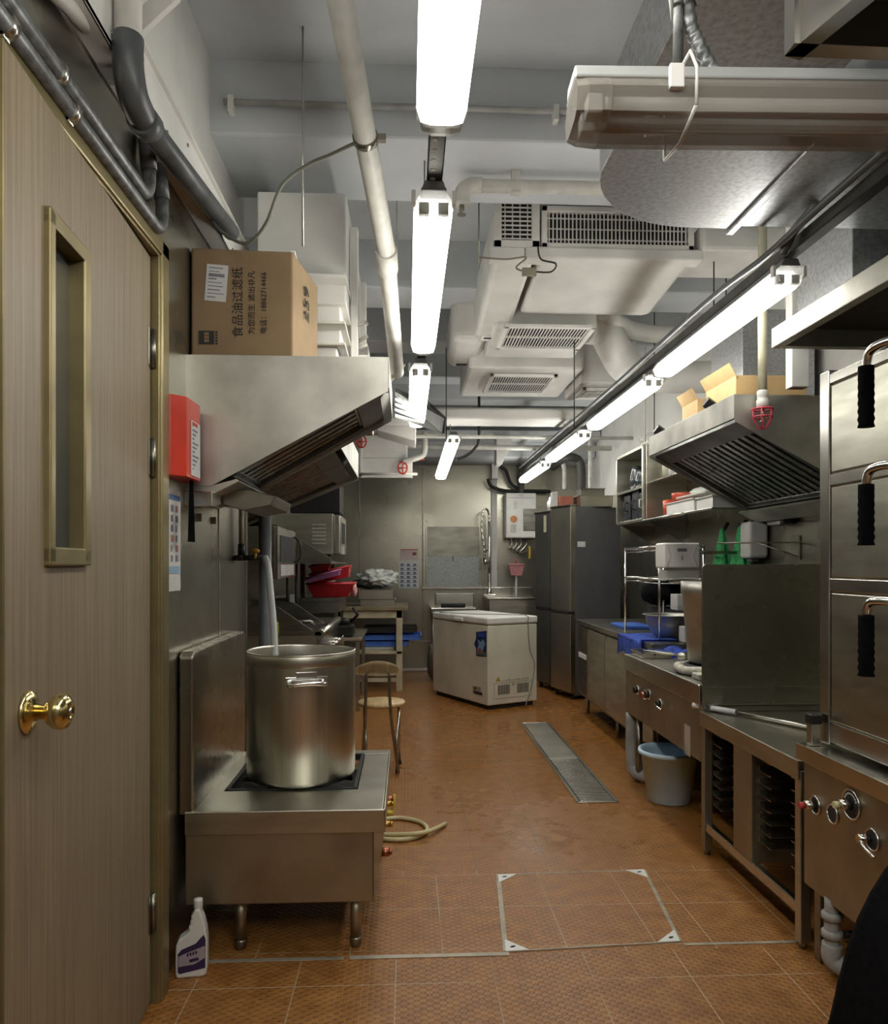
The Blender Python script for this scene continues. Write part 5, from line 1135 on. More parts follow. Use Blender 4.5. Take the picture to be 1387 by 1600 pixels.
for lx, ly in ((XL2 + 0.1, y0 + 0.06), (xf - 0.12, y0 + 0.06), (XL2 + 0.1, y1 - 0.06), (xf - 0.12, y1 - 0.06)): part('leg', G().cyl((lx, ly, 0), (lx, ly, 0.13), 0.02, 10), STEELD, t)
qg = P(430, 985, y=5.5)
t = thing('gas_hose_valve', 'yellow-green gas hose with lever valve hanging behind the stockpot', 'valve', (qg.x, 5.55, 0.7))
part('hose', G().tube([P(432, 972, y=5.605), P(433, 985, y=5.605), P(431, 998, y=5.605), P(428, 1008, y=5.605)], 0.012, 8), mat('yellow_green', (0.50, 0.48, 0.05), 0.45), t)
part('valve', G().ball(P(430, 1001, y=5.59), 0.022), mat('yellow_green', (0.5, 0.48, 0.05)), t)
# lower cabinet between fryer and wooden table
t = thing('low_steel_table', 'low stainless side table between the fryer and wooden table', 'table', (-0.7, 7.6, 0))
part('tabletop', G().box(XL2 + 0.05, 7.15, 0.66, -0.42, 8.15, 0.69, 0.004), STEEL, t)
part('shelf', G().box(XL2 + 0.08, 7.18, 0.25, -0.45, 8.12, 0.27, 0.003), STEELD, t)
for lx in (XL2 + 0.1, -0.46):
    for ly in (7.2, 8.1): part('leg', G().box(lx - 0.018, ly - 0.018, 0, lx + 0.018, ly + 0.018, 0.66), STEELD, t)
solo('black_burner', G().box(-0.72, 7.2, 0.69, -0.50, 7.42, 0.80, 0.02).cyl((-0.60, 7.3, 0.80), (-0.60, 7.3, 0.86), 0.06, 14).tube([(-0.52, 7.2, 0.83), (-0.46, 7.15, 0.90), (-0.50, 7.14, 0.97)], 0.015, 8), BLACKM, 'black cast burner with pipework on the low steel table', 'burner')
# griddle with red baskets
t = thing('flat_griddle', 'dark griddle plate on legs carrying the red baskets', 'griddle', (-0.8, 7.9, 0))
part('plate', G().box(XL2 + 0.02, 7.15, 1.02, -0.62, 7.85, 1.06, 0.004), STEELD, t)
part('skirt', G().box(XL2 + 0.02, 7.15, 0.92, -0.64, 7.17, 1.02).box(-0.64, 7.15, 0.93, -0.62, 7.85, 1.02), STEELD, t)
for lx in (XL2 + 0.06, -0.66):
    for ly in (7.2, 7.8): part('leg', G().box(lx - 0.015, ly - 0.015, 0.69, lx + 0.015, ly + 0.015, 0.92), STEELD, t)
def basket(x0, x1, y0, y1, z, h, m, label, rot=0.0, tap=0.05):
    cx, cy = (x0 + x1) / 2, (y0 + y1) / 2
    t = thing('plastic_basket', label, 'basket', (cx, cy, z), 0, 'plastic baskets on the griddle')
    hx, hy = (x1 - x0) / 2, (y1 - y0) / 2
    def rg(k, zz, ins=0): return [Vector((sx * (hx * k - ins), sy * (hy * k - ins), zz)) for sx, sy in ((-1, -1), (1, -1), (1, 1), (-1, 1))]
    kb = 1 - tap / hx
    g = G(); g.loft([rg(kb, 0), rg(1, h), rg(1, h, 0.006), rg(kb, 0.006, 0.006)], True, True, False)
    b_ = part('tub', g, m, t, True)
    g = G()
    for a, c in (((-hx, -hy), (hx, -hy)), ((hx, -hy), (hx, hy)), ((hx, hy), (-hx, hy)), ((-hx, hy), (-hx, -hy))): g.tube([(a[0], a[1], h), (c[0], c[1], h)], 0.009, 8)
    part('rim', g, m, t, True)
    t.rotation_euler = (0, rot, 0); return t
basket(-0.94, -0.50, 7.2, 7.6, 1.063, 0.125, REDP, 'dark red slotted basket at the bottom of the pile', 0, 0.06)
basket(-0.90, -0.52, 7.24, 7.55, 1.215, 0.10, REDP, 'tilted red basket in the middle of the pile', -0.22, 0.03)
basket(-0.93, -0.60, 7.02, 7.22, 1.235, 0.045, PURP, 'shallow lilac pink basket lying tilted on the pile', -0.25, 0.02)
basket(-0.89, -0.70, 7.06, 7.22, 1.31, 0.05, RED, 'small bright red basket at the top of the pile', -0.1, 0.02)
solo('pink_cloth', G().ball((-0.50, 7.28, 1.12), 0.04, (0.7, 1, 1.6), 2, 0.5), PINKP, 'pink plastic scoop hanging beside the red basket', 'scoop')
# shelf bracket wedge and microwave
t = thing('wall_shelf', 'dark steel wall shelf with wedge-shaped end plate under the microwave', 'shelf', (-1.0, 6.9, 1.4))
yy = 6.35
a = P(430, 819, y=yy); b = P(517, 872, y=yy); c = P(517, 879, y=yy); d = P(430, 879, y=yy)
part('end_plate', G().prism([(XL2, a.z + 0.02), (a.x, a.z), (b.x, b.z), (c.x, c.z), (XL2, c.z)], yy, yy + 0.02, 'y', 0.001), STEELD, t)
part('shelf_board', G().box(XL2, yy, c.z - 0.01, b.x, 7.9, c.z + 0.004), STEELD, t)
g = G(); g.cyl((-0.93, 6.5, c.z - 0.01), (-0.93, 6.5, 0.9), 0.012, 8).cyl((-1.02, 6.6, c.z - 0.01), (-1.02, 6.6, 0.9), 0.010, 8); part('support', g, DARK, t)
x0_, z0_, x1_, z1_ = PR(455, 866, 520, 802, 7.0)
t = thing('steel_microwave', 'stainless microwave oven with punched vent holes on the left wall shelf', 'microwave', (x0_, 7.2, z0_))
part('case', G().box(x0_ - 0.2, 7.0, z0_, x1_, 7.55, z1_, 0.006), STEEL, t)
d_ = part('door', G().box(x1_, 6.99, z0_ - 0.01, x1_ + 0.075, 7.56, z1_ - 0.01, 0.02), STEELB, t)
part('door_window', G().box(x1_ + 0.074, 7.08, z0_ + 0.10, x1_ + 0.078, 7.4, z1_ - 0.08), DARK, d_)
part('handle', G().box(x1_ + 0.07, 7.0, z0_ + 0.0, x1_ + 0.10, 7.02, z0_ + 0.07, 0.003), WHITEP, d_)
g = G(); vx0, vz0, vx1, vz1 = PR(488, 850, 510, 815, 6.998)
for r in range(6):
    for c_ in range(8): g.box(vx0 + (vx1 - vx0) * c_ / 8, 6.997, vz0 + (vz1 - vz0) * r / 6, vx0 + (vx1 - vx0) * (c_ + 0.55) / 8, 7.001, vz0 + (vz1 - vz0) * (r + 0.4) / 6)
part('vent_holes', g, PAINT, t)
for lx in (x0_ + 0.02, x1_ - 0.05): part('foot', G().cyl((lx, 7.1, c.z + 0.004), (lx, 7.1, z0_), 0.015, 8), BLACK, t)
x0b, z0b, x1b, z1b = PR(480, 800, 533, 756, 7.4)
t = thing('black_microwave', 'black microwave standing on top of the stainless microwave', 'microwave', (x0b, 7.5, z0b))
part('case', G().box(x0b - 0.15, 7.3, z1_ + 0.02, x1b, 7.7, z1b, 0.01), BLACK, t); part('foot', G().box(x0b, 7.35, z1_, x1b - 0.05, 7.6, z1_ + 0.02), DARK, t)
solo('white_cabinet', G().box(XL2, 8.36, 1.86, -0.80, 8.42, 2.12, 0.005), PAINT, 'white panel edge on the wall behind the black microwave', 'panel')
# small oven (salamander) on the left
x0s, z0s, x1s, z1s = PR(402, 905, 456, 822, 5.4)
z1s -= 0.0
t = thing('countertop_oven', 'small steel toaster oven with open dark window on the left line', 'oven', (-1.1, 5.7, z0s))
part('case', G().box(XL2 + 0.01, 5.4, z0s, -0.92, 6.3, z1s, 0.004), STEELD, t)
part('door_frame', G().prism([(5.40, z0s), (6.25, z0s + 0.01), (6.25, z1s - 0.01), (5.40, z1s)], -0.92, -0.90, 'x', 0.002), STEELB, t)
part('window', G().box(-0.901, 5.5, z0s + 0.12, -0.896, 6.12, z1s - 0.06), DARK, t)
part('control_strip', G().box(-0.901, 5.5, z0s + 0.02, -0.894, 6.12, z0s + 0.10), PAINTD, t)
part('handle', G().tube(smoothp([(-0.90, 6.18, z1s - 0.05), (-0.855, 6.18, z1s - 0.1), (-0.855, 6.18, z0s + 0.16), (-0.90, 6.18, z0s + 0.12)], 5), 0.008, 8), BLACK, t)
part('support', G().box(XL2 + 0.02, 5.45, 1.075, -1.15, 5.5, z0s), STEELD, t)
solo('black_gloves', G().ball((-1.10, 5.7, z1s + 0.05), 0.07, (1, 1, 0.8), 2, 0.5), BLACKF, 'black bundled gloves on top of the small steel oven', 'gloves')
# paper roll / items behind fryer
solo('sauce_carton', G().box(-1.02, 6.7, 1.00, -0.96, 6.76, 1.11, 0.004), PAPER, 'white packet standing at the back of the fryer', 'packet')
solo('steel_back_panel', G().box(-0.98, 7.9, 0.9, -0.74, 7.92, 1.4, 0.002), PAINT, 'pale panel behind the pile of baskets', 'panel')

# =================================================================== WOODEN TABLE at the back
t = thing('wooden_table', 'cream painted wooden table with lower shelf near the back wall', 'table', (-0.35, 8.7, 0))
y0, y1, xr, xl = 8.30, 9.15, -0.055, -0.75
part('tabletop', G().box(xl, y0 - 0.03, 0.87, xr + 0.06, y1 + 0.03, 0.91, 0.004), WOODTOP, t)
part('apron', G().box(xl, y0, 0.79, xr, y0 + 0.02, 0.87).box(xr - 0.02, y0, 0.79, xr, y1, 0.87), CREAMW, t)
for lx in (xl + 0.03, xr - 0.03):
    for ly in (y0 + 0.03, y1 - 0.03): part('leg', G().box(lx - 0.033, ly - 0.03, 0, lx + 0.033, ly + 0.03, 0.87, 0.003), CREAMW, t)
part('shelf', G().box(xl, y0, 0.40, xr - 0.0, y1, 0.43, 0.003).box(xl, y0, 0.10, xr, y0 + 0.03, 0.14), CREAMW, t)
tray(-0.48, 8.4, -0.10 + 0.22, 8.8, 0.62, 0.06, 'black plastic tray on top of the trays under the wooden table', BLACK, None, 'plastic_tray')
tray(-0.50, 8.4, -0.08 + 0.24, 8.85, 0.54, 0.05, 'upper blue plastic tray under the wooden table', BLUEP, None, 'plastic_tray')
tray(-0.50, 8.42, 0.02, 8.85, 0.47, 0.05, 'lower blue plastic tray under the wooden table', BLUEP, None, 'plastic_tray')
solo('cloth_stack', G().box(-0.5, 8.45, 0.431, -0.14, 8.85, 0.469, 0.01), PAINT, 'pale folded board beneath the blue trays', 'board')
tray(-0.52, 8.35, -0.12, 8.75, 0.912, 0.07, 'lower steel gastronorm pan on the wooden table', STEELB)
tray(-0.54, 8.33, -0.14, 8.73, 0.99, 0.10, 'upper steel gastronorm pan on the wooden table', STEELB)
g = G(); g.ball((-0.33, 8.5, 1.21), 0.2, (1.05, 0.9, 0.50), 5, 0.38, 3); solo('plastic_bag', g, CLEARB, 'crumpled translucent plastic bag heaped on the steel pans', 'bag')
solo('dark_package', G().ball((-0.42, 8.48, 1.155), 0.16, (1.1, 0.8, 0.35), 3, 0.3, 5), mat('dark_grey_bundle', (0.05, 0.055, 0.05), 0.5), 'dark bundle under the translucent bag', 'bundle')

# =================================================================== BACK WALL
x0, z0, x1, z1 = PR(661, 918, 754, 822, YB - 0.02)
t = thing('serving_hatch', 'steel sliding hatch with grey speckled panel in the back wall', 'hatch', ((x0 + x1) / 2, YB, z0))
part('side_track', G().box(x0, YB - 0.035, z0, x0 + 0.018, YB, z1, 0.003).box(x0 + 0.035, YB - 0.03, z0, x0 + 0.05, YB, z1, 0.003), STEELB, t)
part('side_track', G().box(x1 - 0.018, YB - 0.035, z0, x1, YB, z1, 0.003).box(x1 - 0.05, YB - 0.03, z0, x1 - 0.035, YB, z1, 0.003), STEELB, t)
zm = P(700, 869, y=YB).z
part('upper_panel', G().box(x0 + 0.045, YB - 0.012, zm, x1 - 0.045, YB, z1 - 0.005, 0.002), STEELD, t)
part('lower_panel', G().box(x0 + 0.045, YB - 0.02, z0 + 0.02, x1 - 0.045, YB - 0.002, zm, 0.002), SIGNP, t)
part('sill', G().box(x0 - 0.02, YB - 0.06, z0 - 0.02, x1 + 0.02, YB, z0 + 0.012, 0.004), STEELB, t)
part('pull', G().box((x0 + x1) / 2 - 0.006, YB - 0.026, zm - 0.06, (x0 + x1) / 2 + 0.004, YB - 0.018, zm - 0.005), BLACK, t)
x0, z0, x1, z1 = PR(623, 919, 654, 858, YB - 0.01)
t = thing('wall_calendar', 'paper wall calendar with pink heading and printed blocks on back wall', 'calendar', ((x0 + x1) / 2, YB, z0))
part('sheet', G().box(x0, YB - 0.012, z0, x1, YB - 0.002, z0 + (z1 - z0) * 0.72), PAPER, t)
part('header', G().box(x0 + 0.02, YB - 0.013, z0 + (z1 - z0) * 0.72, x1 - 0.01, YB - 0.002, z1), mat('pale_pink_paper', (0.68, 0.55, 0.53), 0.6), t)
part('header_band', G().box(x0 + 0.02, YB - 0.014, z1 - 0.012, x1 - 0.01, YB - 0.012, z1), INKR, t)
part('header_stamp', G().box(x1 - 0.08, YB - 0.015, z1 - 0.08, x1 - 0.03, YB - 0.012, z1 - 0.04), mat('brown_ink', (0.3, 0.08, 0.06), 0.6), t)
g = G(); gg = G()
for r in range(6):
    for c_ in range(3):
        xx = x0 + 0.012 + c_ * (x1 - x0 - 0.01) / 3; zz = z0 + 0.015 + r * (z1 - z0) * 0.105
        g.box(xx, YB - 0.014, zz, xx + 0.06, YB - 0.011, zz + 0.010); gg.box(xx + 0.01, YB - 0.0145, zz + 0.016, xx + 0.045, YB - 0.011, zz + 0.034)
part('calendar_print', g, INKB, t); part('calendar_print', gg, mat('dark_blue_grey', (0.06, 0.08, 0.18), 0.6), t)
# water heater
x0, z0, x1, z1 = PR(790, 841, 838, 770, 9.62)
t = thing('water_heater', 'white gas instantaneous water heater on the back wall', 'water heater', ((x0 + x1) / 2, 9.72, z0))
part('case', G().box(x0, 9.62, z0, x1, YB, z1, 0.02, 3), WHITEP, t)
g = G(); text('brand_text', 'TGC', 0.035, INKG, t, basis(((x0 + x1) / 2, 9.6185, z1 - 0.035), (1, 0, 0), (0, 0, 1)))
part('divider_line', G().box(x0 + 0.04, 9.6185, z1 - 0.065, x1 - 0.03, 9.6195, z1 - 0.060), INKG, t)
part('flue_grid', G().box(x0 + 0.22, 9.617, z0 + 0.09, x1 - 0.01, 9.6195, z1 - 0.2, 0), mat('grey_flue', (0.22, 0.22, 0.21), 0.5), t)
g = G()
for k in range(3): g.box(x0 + 0.225, 9.614, z0 + 0.10 + 0.1 * k, x1 - 0.015, 9.618, z0 + 0.165 + 0.1 * k, 0.003)
part('flue_louvre', g, STEELD, t)
part('energy_sticker', G().cyl((x0 + 0.10, 9.6195, z0 + 0.24), (x0 + 0.10, 9.617, z0 + 0.24), 0.045, 20), mat('orange_sticker', (0.60, 0.25, 0.08), 0.5), t)
g = G()
for k in range(6): g.box(x0 + 0.06, 9.6175, z0 + 0.07 + 0.018 * k, x0 + 0.13, 9.6195, z0 + 0.08 + 0.018 * k)
for k in range(5): g.box(x0 + 0.10, 9.6175, z1 - 0.20 + 0.02 * k, x0 + 0.14 + 0.01 * (k % 2), 9.6195, z1 - 0.192 + 0.02 * k)
part('notice_print', g, mat('light_grey_print', (0.45, 0.44, 0.40), 0.6), t)
g = G()
for k, xx in enumerate((0.08, 0.14, 0.2, 0.27)): g.tube(smoothp([(x0 + xx, 9.74, z0), (x0 + xx + 0.01, 9.74, z0 - 0.08), (x0 + xx * 0.7, 9.72, z0 - 0.12 - 0.02 * k), (x0 + xx + 0.05, 9.78, z0 - 0.15)], 4), 0.012, 8)
part('pipework', g, STEELB, t); part('gas_valve', G().box(x0 + 0.30, 9.68, z0 - 0.26, x0 + 0.325, 9.70, z0 - 0.10, 0.004), YELLOW, t)
# strip and pre-rinse tap
solo('wall_channel', G().box(*[P(767, 930, y=YB).x, YB - 0.03, 1.0], P(776, 765, y=YB).x, YB, 2.5, 0.004), PAINT, 'white vertical cable channel on the back wall', 'channel')
sk = P(790, 935, y=9.45)
t = thing('wall_sink', 'stainless sink with upstand at the back wall beside the freezer', 'sink', (1.35, 9.5, 0))
part('basin', G().box(0.98, 9.2, 0.72, 1.62, YB - 0.01, 0.95, 0.01), STEEL, t); part('upstand', G().box(0.98, YB - 0.04, 0.93, 1.62, YB - 0.01, 1.07, 0.004), STEELB, t)
part('rim', G().box(0.96, 9.18, 0.94, 1.64, 9.24, 0.965, 0.006), STEELB, t)
for lx in (1.02, 1.58): part('leg', G().cyl((lx, 9.26, 0), (lx, 9.26, 0.73), 0.02, 10), STEELD, t)
q = P(764, 880, y=9.6)
t = thing('pre_rinse_tap', 'chrome pre-rinse spray tap with coiled hose above the sink', 'tap', (q.x, 9.6, 0.95))
part('column', G().cyl((q.x, 9.6, 0.95), (q.x, 9.6, 1.9), 0.016, 12), CHROME, t)
part('base', G().box(q.x - 0.08, 9.55, 0.955, q.x + 0.08, 9.65, 0.995, 0.01).cyl((q.x, 9.6, 0.96), (q.x, 9.6, 1.07), 0.028, 14), CHROME, t)
g = G(); pts = smoothp([(q.x, 9.6, 1.88), (q.x - 0.01, 9.6, 2.02), (q.x - 0.05, 9.56, 2.06), (q.x - 0.09, 9.54, 2.0), (q.x - 0.10, 9.53, 1.8), (q.x - 0.07, 9.52, 1.55), (q.x - 0.065, 9.52, 1.42)], 10)
g.tube(pts, 0.013, 10, True, lambda s_: 1 + 0.2 * math.sin(s_ * 260)); part('spring_hose', g, CHROME, t)
part('spray_head', G().cyl((q.x - 0.065, 9.52, 1.44), (q.x - 0.05, 9.5, 1.36), 0.025, 12), STEELB, t)
part('brace', G().cyl((q.x, 9.6, 1.55), (q.x, YB, 1.55), 0.008, 8), CHROME, t)
qa = P(797, 885, y=9.5)
t = thing('plastic_strainer', 'pink plastic strainer basket hanging by the sink tap', 'strainer', (1.36, 9.5, 1.2))
x0, z0, x1, z1 = PR(794, 899, 818, 882, 9.5)
g = G(); g.loft([[Vector((x0 + 0.03, 9.46, z0)), Vector((x1 - 0.03, 9.46, z0)), Vector((x1 - 0.03, 9.54, z0)), Vector((x0 + 0.03, 9.54, z0))], [Vector((x0, 9.43, z1)), Vector((x1, 9.43, z1)), Vector((x1, 9.57, z1)), Vector((x0, 9.57, z1))]], True, True, False)
part('basket', g, PINKP, t); part('rim', G().tube([(x0, 9.43, z1), (x1, 9.43, z1), (x1, 9.57, z1), (x0, 9.57, z1), (x0, 9.43, z1)], 0.008, 8), PINKP, t)
part('hook', G().tube([((x0 + x1) / 2, 9.5, z1), ((x0 + x1) / 2 - 0.01, 9.5, z1 + 0.08)], 0.008, 8), REDP, t)
solo('sink_spout', G().tube(smoothp([((x0 + x1) / 2, 9.5, 0.96), ((x0 + x1) / 2, 9.5, 1.05), ((x0 + x1) / 2 + 0.005, 9.5, 1.24)], 5), 0.013, 10), WHITEP, 'white upright spout rising from the sink under the pink strainer', 'spout')
# steel table/urn behind freezer
x0, z0, x1, z1 = PR(672, 948, 742, 930, 9.5)
t = thing('back_counter', 'low stainless counter with upstand behind the freezer', 'counter', ((x0 + x1) / 2, 9.5, 0))
part('worktop', G().box(x0, 9.3, z0 - 0.08, x1, YB - 0.01, z0, 0.01), STEELB, t)
part('upstand', G().box(x0 + 0.06, 9.42, z0, x1 - 0.02, 9.46, z1 + 0.03, 0.01), STEELB, t)
for lx in (x0 + 0.03, x1 - 0.03): part('leg', G().cyl((lx, 9.34, 0), (lx, 9.34, z0 - 0.07), 0.02, 10), STEELD, t)
solo('rice_cooker', G().box((x0 + x1) / 2 - 0.15, 9.34, z0, (x0 + x1) / 2 + 0.15, 9.41, z0 + 0.05, 0.015), BLACKM, 'black low appliance on the counter behind the freezer', 'appliance')
solo('clear_sack', G().ball((P(675, 1060, y=9.4).x + 0.02, 9.0, 0.24), 0.2, (0.42, 0.7, 1.15), 3, 0.4, 2), mat('grey_sack', (0.20, 0.195, 0.17), 0.5), 'dull grey sack on the floor behind the freezer', 'bag')
# cables and box above heater
def cab(pts, r, label, m=BLACK): solo('black_cable', G().tube(smoothp(pts, 6), r, 8), m, label, 'cable')
Y9 = 9.7
cab([P(762, 748, y=Y9), P(768, 760, y=Y9), P(790, 767, y=Y9), P(820, 767, y=Y9), P(860, 768, y=Y9)], 0.022, 'thick black cable sagging from the socket box over the water heater')
cab([P(780, 728, y=Y9), P(790, 735, y=Y9), P(798, 755, y=Y9), P(815, 767, y=Y9)], 0.02, 'black cable curving down right of the white socket box')
cab([P(795, 702, y=Y9), P(808, 712, y=Y9), P(815, 730, y=Y9), P(814, 770, y=Y9)], 0.035, 'grey insulated pipe dropping to the water heater', mat('grey_lagging', (0.16, 0.16, 0.15), 0.6))
cab([(P(885, 715, y=9.0).x, YB, P(885, 715, y=9.0).z), P(885, 715, y=9.0), P(903, 718, y=9.0), P(908, 735, y=9.0), P(908, 765, y=9.0)], 0.05, 'dark lagged pipe bending down behind the nearer tall fridge', mat('dark_lagging', (0.06, 0.06, 0.055), 0.6))
cab([P(878, 720, y=9.3), P(882, 735, y=9.3), P(882, 765, y=9.3)], 0.03, 'pale pipe rising behind the tall fridges', WPIPE)
cab([(P(922, 700, y=8.6).x, 8.6, 3.46), P(922, 700, y=8.6), P(922, 765, y=8.6)], 0.025, 'straight white pipe rising behind the fridge top pans', WPIPE)
cab([(P(748, 682, y=7.5).x, 7.5, 3.15), P(748, 682, y=7.5), P(742, 700, y=7.5), P(728, 712, y=7.5), P(712, 718, y=7.5)], 0.014, 'black cable dropping from ceiling box to the tilted lamp')
x0, z0, x1, z1 = PR(768, 748, 778, 725, 9.7)
solo('socket_box', G().box(x0, 9.68, z0, x1, YB, z1, 0.005).box(x0, 9.68, z1 + 0.01, x1, YB, z1 + 0.09, 0.005), WHITEP, 'white socket box on back wall at the top of the channel', 'socket')
x0, z0, x1, z1 = PR(773, 722, 790, 690, 8.9)
solo('steel_chute', G().prism([(x0, z1 + 0.05), (x1 + 0.05, z1 + 0.05), (x1 + 0.05, z1 - 0.05), (x0 + 0.06, z0 - 0.05), (x0, z0 - 0.05)], 8.75, 8.98, 'y', 0.005), PAINT, 'white painted angled bracket dropping from the back ceiling beam', 'bracket')
# white pipe frame with red wheels on left
t = thing('pipe_rack', 'white painted ceiling pipe rack with red valve wheels in front of back wall', 'pipe rack', (-0.5, 8.0, 2.2))
x0, z0, x1, z1 = PR(561, 747, 652, 690, 7.8)
part('frame', G().box(x0, 7.8, z0, x1 - 0.05, 7.86, z0 + 0.05, 0.008).box(x0, 7.8, z0, x0 + 0.03, 7.86, z1 + 0.1, 0.006).box(x0 + 0.03, 7.84, z0, x1 - 0.05, 7.86, z0 + 0.2, 0.006).cyl((x0, 7.8, z0 + 0.04), (x1, 7.8, z0 + 0.04), 0.014, 8), PAINT, t)
part('trough', G().box(x0 - 0.3, 7.88, z0 + 0.2, x1 - 0.1, 8.3, z0 + 0.45, 0.02), PAINT, t)
part('pipe', G().cyl((-1.1, 7.95, z1 + 0.1), (0.9, 7.95, z1 + 0.1), 0.02, 8).tube(smoothp([P(663, 675, y=7.8), P(663, 705, y=7.8), P(655, 714, y=7.8), P(628, 722, y=7.8)], 5), 0.03, 12), WPIPE, t)
for (u, v) in ((629, 731), (565, 690)):
    q = P(u, v, y=7.78)
    g = G(); g.tube([q + Vector((0.045 * math.cos(a), 0, 0.06 * math.sin(a))) for a in [PI / 10 * k for k in range(21)]], 0.008, 8)
    for k in range(2): a = PI / 2 * k; g.cyl(q + Vector((0.045 * math.cos(a), 0, 0.06 * math.sin(a))), q - Vector((0.045 * math.cos(a), 0, 0.06 * math.sin(a))), 0.006, 6)
    g.cyl(q, q + Vector((0, 0.1, 0)), 0.008, 6)
    part('valve_wheel', g, RED, t)
solo('red_flange', G().cyl(P(655, 719, y=7.9), P(655, 719, y=7.9) + Vector((0, 0, 0.015)), 0.05, 16), RED, 'small red flange under the white bent pipe near the tilted lamp', 'flange')
# dark slatted tray left of lamps
t = thing('cable_tray', 'dark slatted duct end hanging beyond the left hood, right of its lip', 'tray', (0.05, 5.8, 2.2))
a = P(617, 628, y=4.75); b = P(694, 655, y=6.1)
v0 = P(617, 612, y=4.75); v1 = P(617, 652, y=4.75); v2 = P(692, 678, y=6.1); v3 = P(696, 655, y=6.1); v4 = P(672, 634, y=6.1)
g = G(); off = Vector((0, 0.12, 0.05))
g.loft([[v0, v1, v2, v3, v4], [v0 + off, v1 + off, v2 + off, v3 + off, v4 + off]], True, True, False); part('side', g, GUNM, t)
g = G()
for k in range(4):
    s0 = v0.lerp(v1, 0.2 + 0.2 * k); s1 = v4.lerp(v2, 0.2 + 0.2 * k); g.tube([s0 - Vector((0, 0.01, 0)), s1 - Vector((0, 0.01, 0))], 0.008, 6)
g.tube([v4 - Vector((0, 0.02, 0)), v3 - Vector((0, 0.02, 0)), v2 - Vector((0, 0.02, 0))], 0.012, 8)
part('slats', g, PVCD, t)
solo('white_chute', G().prism([(P(590, 660, y=7).x, P(590, 655, y=7).z), (P(650, 668, y=7).x, P(650, 640, y=7).z), (P(650, 688, y=7).x, P(650, 690, y=7).z), (P(588, 670, y=7).x, P(588, 672, y=7).z)], 7.0, 7.4, 'y', 0.01), PAINT, 'white tapered duct piece beneath the third lamp', 'duct')

# =================================================================== RIGHT WALL SHELVES
t = thing('wall_cabinet', 'open steel wall cabinet with one middle shelf at the far end of right wall', 'cabinet', (2.05, 6.5, 1.72))
X1, ya, yb = 1.90, 6.12, 6.92; zb, zt_ = 1.72, 2.34
g = G(); g.box(X1, ya, zb, XR, yb, zb + 0.025, 0.002).box(X1, ya, zt_ - 0.025, XR, yb, zt_, 0.002).box(X1, ya, zb, XR, ya + 0.03, zt_, 0.002).box(X1, yb - 0.03, zb, XR, yb, zt_, 0.002).box(XR - 0.01, ya, zb, XR, yb, zt_)
part('body', g, STEEL, t); part('shelf', G().box(X1, ya + 0.03, 1.99, XR, yb - 0.03, 2.01, 0.002), STEELB, t)
for yy in (ya, yb - 0.02): part('bracket', G().prism([(1.95, zb), (XR, zb), (XR, zb - 0.18)], yy, yy + 0.02, 'y'), STEELD, t)
for k, (yy, z, h) in enumerate(((6.22, 2.012, 0.2), (6.36, 2.012, 0.24), (6.52, 2.012, 0.17), (6.68, 2.012, 0.22))):
    solo('dark_jar', G().lathe([(0.02, 0), (0.055, 0), (0.058, h * 0.5), (0.045, h * 0.85), (0.045, h)], (2.02, yy, z), 16), (mat('smoky_glass', (0.05, 0.06, 0.065), 0.15, 0, spec=0.8)), 'dark glass jar on upper shelf of the wall cabinet, %s from the aisle end' % ('first', 'second', 'third', 'fourth')[k], 'jar', 'dark jars in the wall cabinet')
for k, (yy, h) in enumerate(((6.24, 0.22), (6.44, 0.24), (6.68, 0.23))):
    tj = thing('dark_crate', 'dark plastic tub on lower shelf of the wall cabinet, %s one' % ('nearest', 'middle', 'furthest')[k], 'tub', (2.03, yy, 1.747), 0, 'dark tubs in the wall cabinet')
    part('tub', G().box(1.93, yy - 0.085, 1.747, 2.15, yy + 0.085, 1.747 + h, 0.01), mat('navy_black_plastic', (0.018, 0.022, 0.03), 0.3), tj)
    part('handle', G().tube([(1.93, yy - 0.03, 1.83), (1.90, yy - 0.03, 1.84), (1.90, yy - 0.03, 1.90), (1.93, yy - 0.03, 1.91)], 0.006, 6), WHITEP if k == 0 else BLACK, tj)
solo('clear_dome_box', G().ball((2.08, 6.35, 2.40), 0.13, (1, 1.3, 0.5), 2, 0.4, 8), CLEARC, 'crinkled clear plastic packs heaped on the wall cabinet', 'plastic packs')
t = thing('wall_shelf', 'two-tier steel wall shelf holding white containers behind right hood', 'shelf', (2.05, 5.3, 1.70))
ya, yb = 4.72, 6.10
part('shelf_board', G().box(1.90, ya, 1.715, XR, yb, 1.73, 0.002).cyl((1.90, ya + 0.5, 1.722), (1.90, yb, 1.722), 0.012, 10), STEELB, t)
part('shelf_board', G().box(1.95, ya, 2.02, XR, yb, 2.035, 0.002).cyl((1.95, ya, 2.028), (1.95, yb, 2.028), 0.011, 10), STEELB, t)
part('end_bracket', G().box(1.92, yb - 0.012, 1.72, XR, yb, 2.33, 0.002), STEEL, t)
for k, yy in enumerate((5.92, 5.78, 5.62)):
    solo('white_bottle', G().lathe([(0.02, 0), (0.045, 0), (0.047, 0.15), (0.02, 0.19), (0.018, 0.22)], (2.04, yy, 2.036), 14), CREAMP if k == 0 else WHITEP, 'pale bottle on upper wall shelf, %s from the wall cabinet' % ('first', 'second', 'third')[k], 'bottle', 'pale bottles on upper wall shelf')
solo('red_tub', G().lathe([(0.02, 0), (0.085, 0), (0.09, 0.08), (0.095, 0.10), (0.02, 0.10)], (2.06, 5.62, 1.80), 20), mat('orange_red_plastic', (0.65, 0.09, 0.04), 0.4), 'orange red plastic lid tub on lower wall shelf', 'tub')
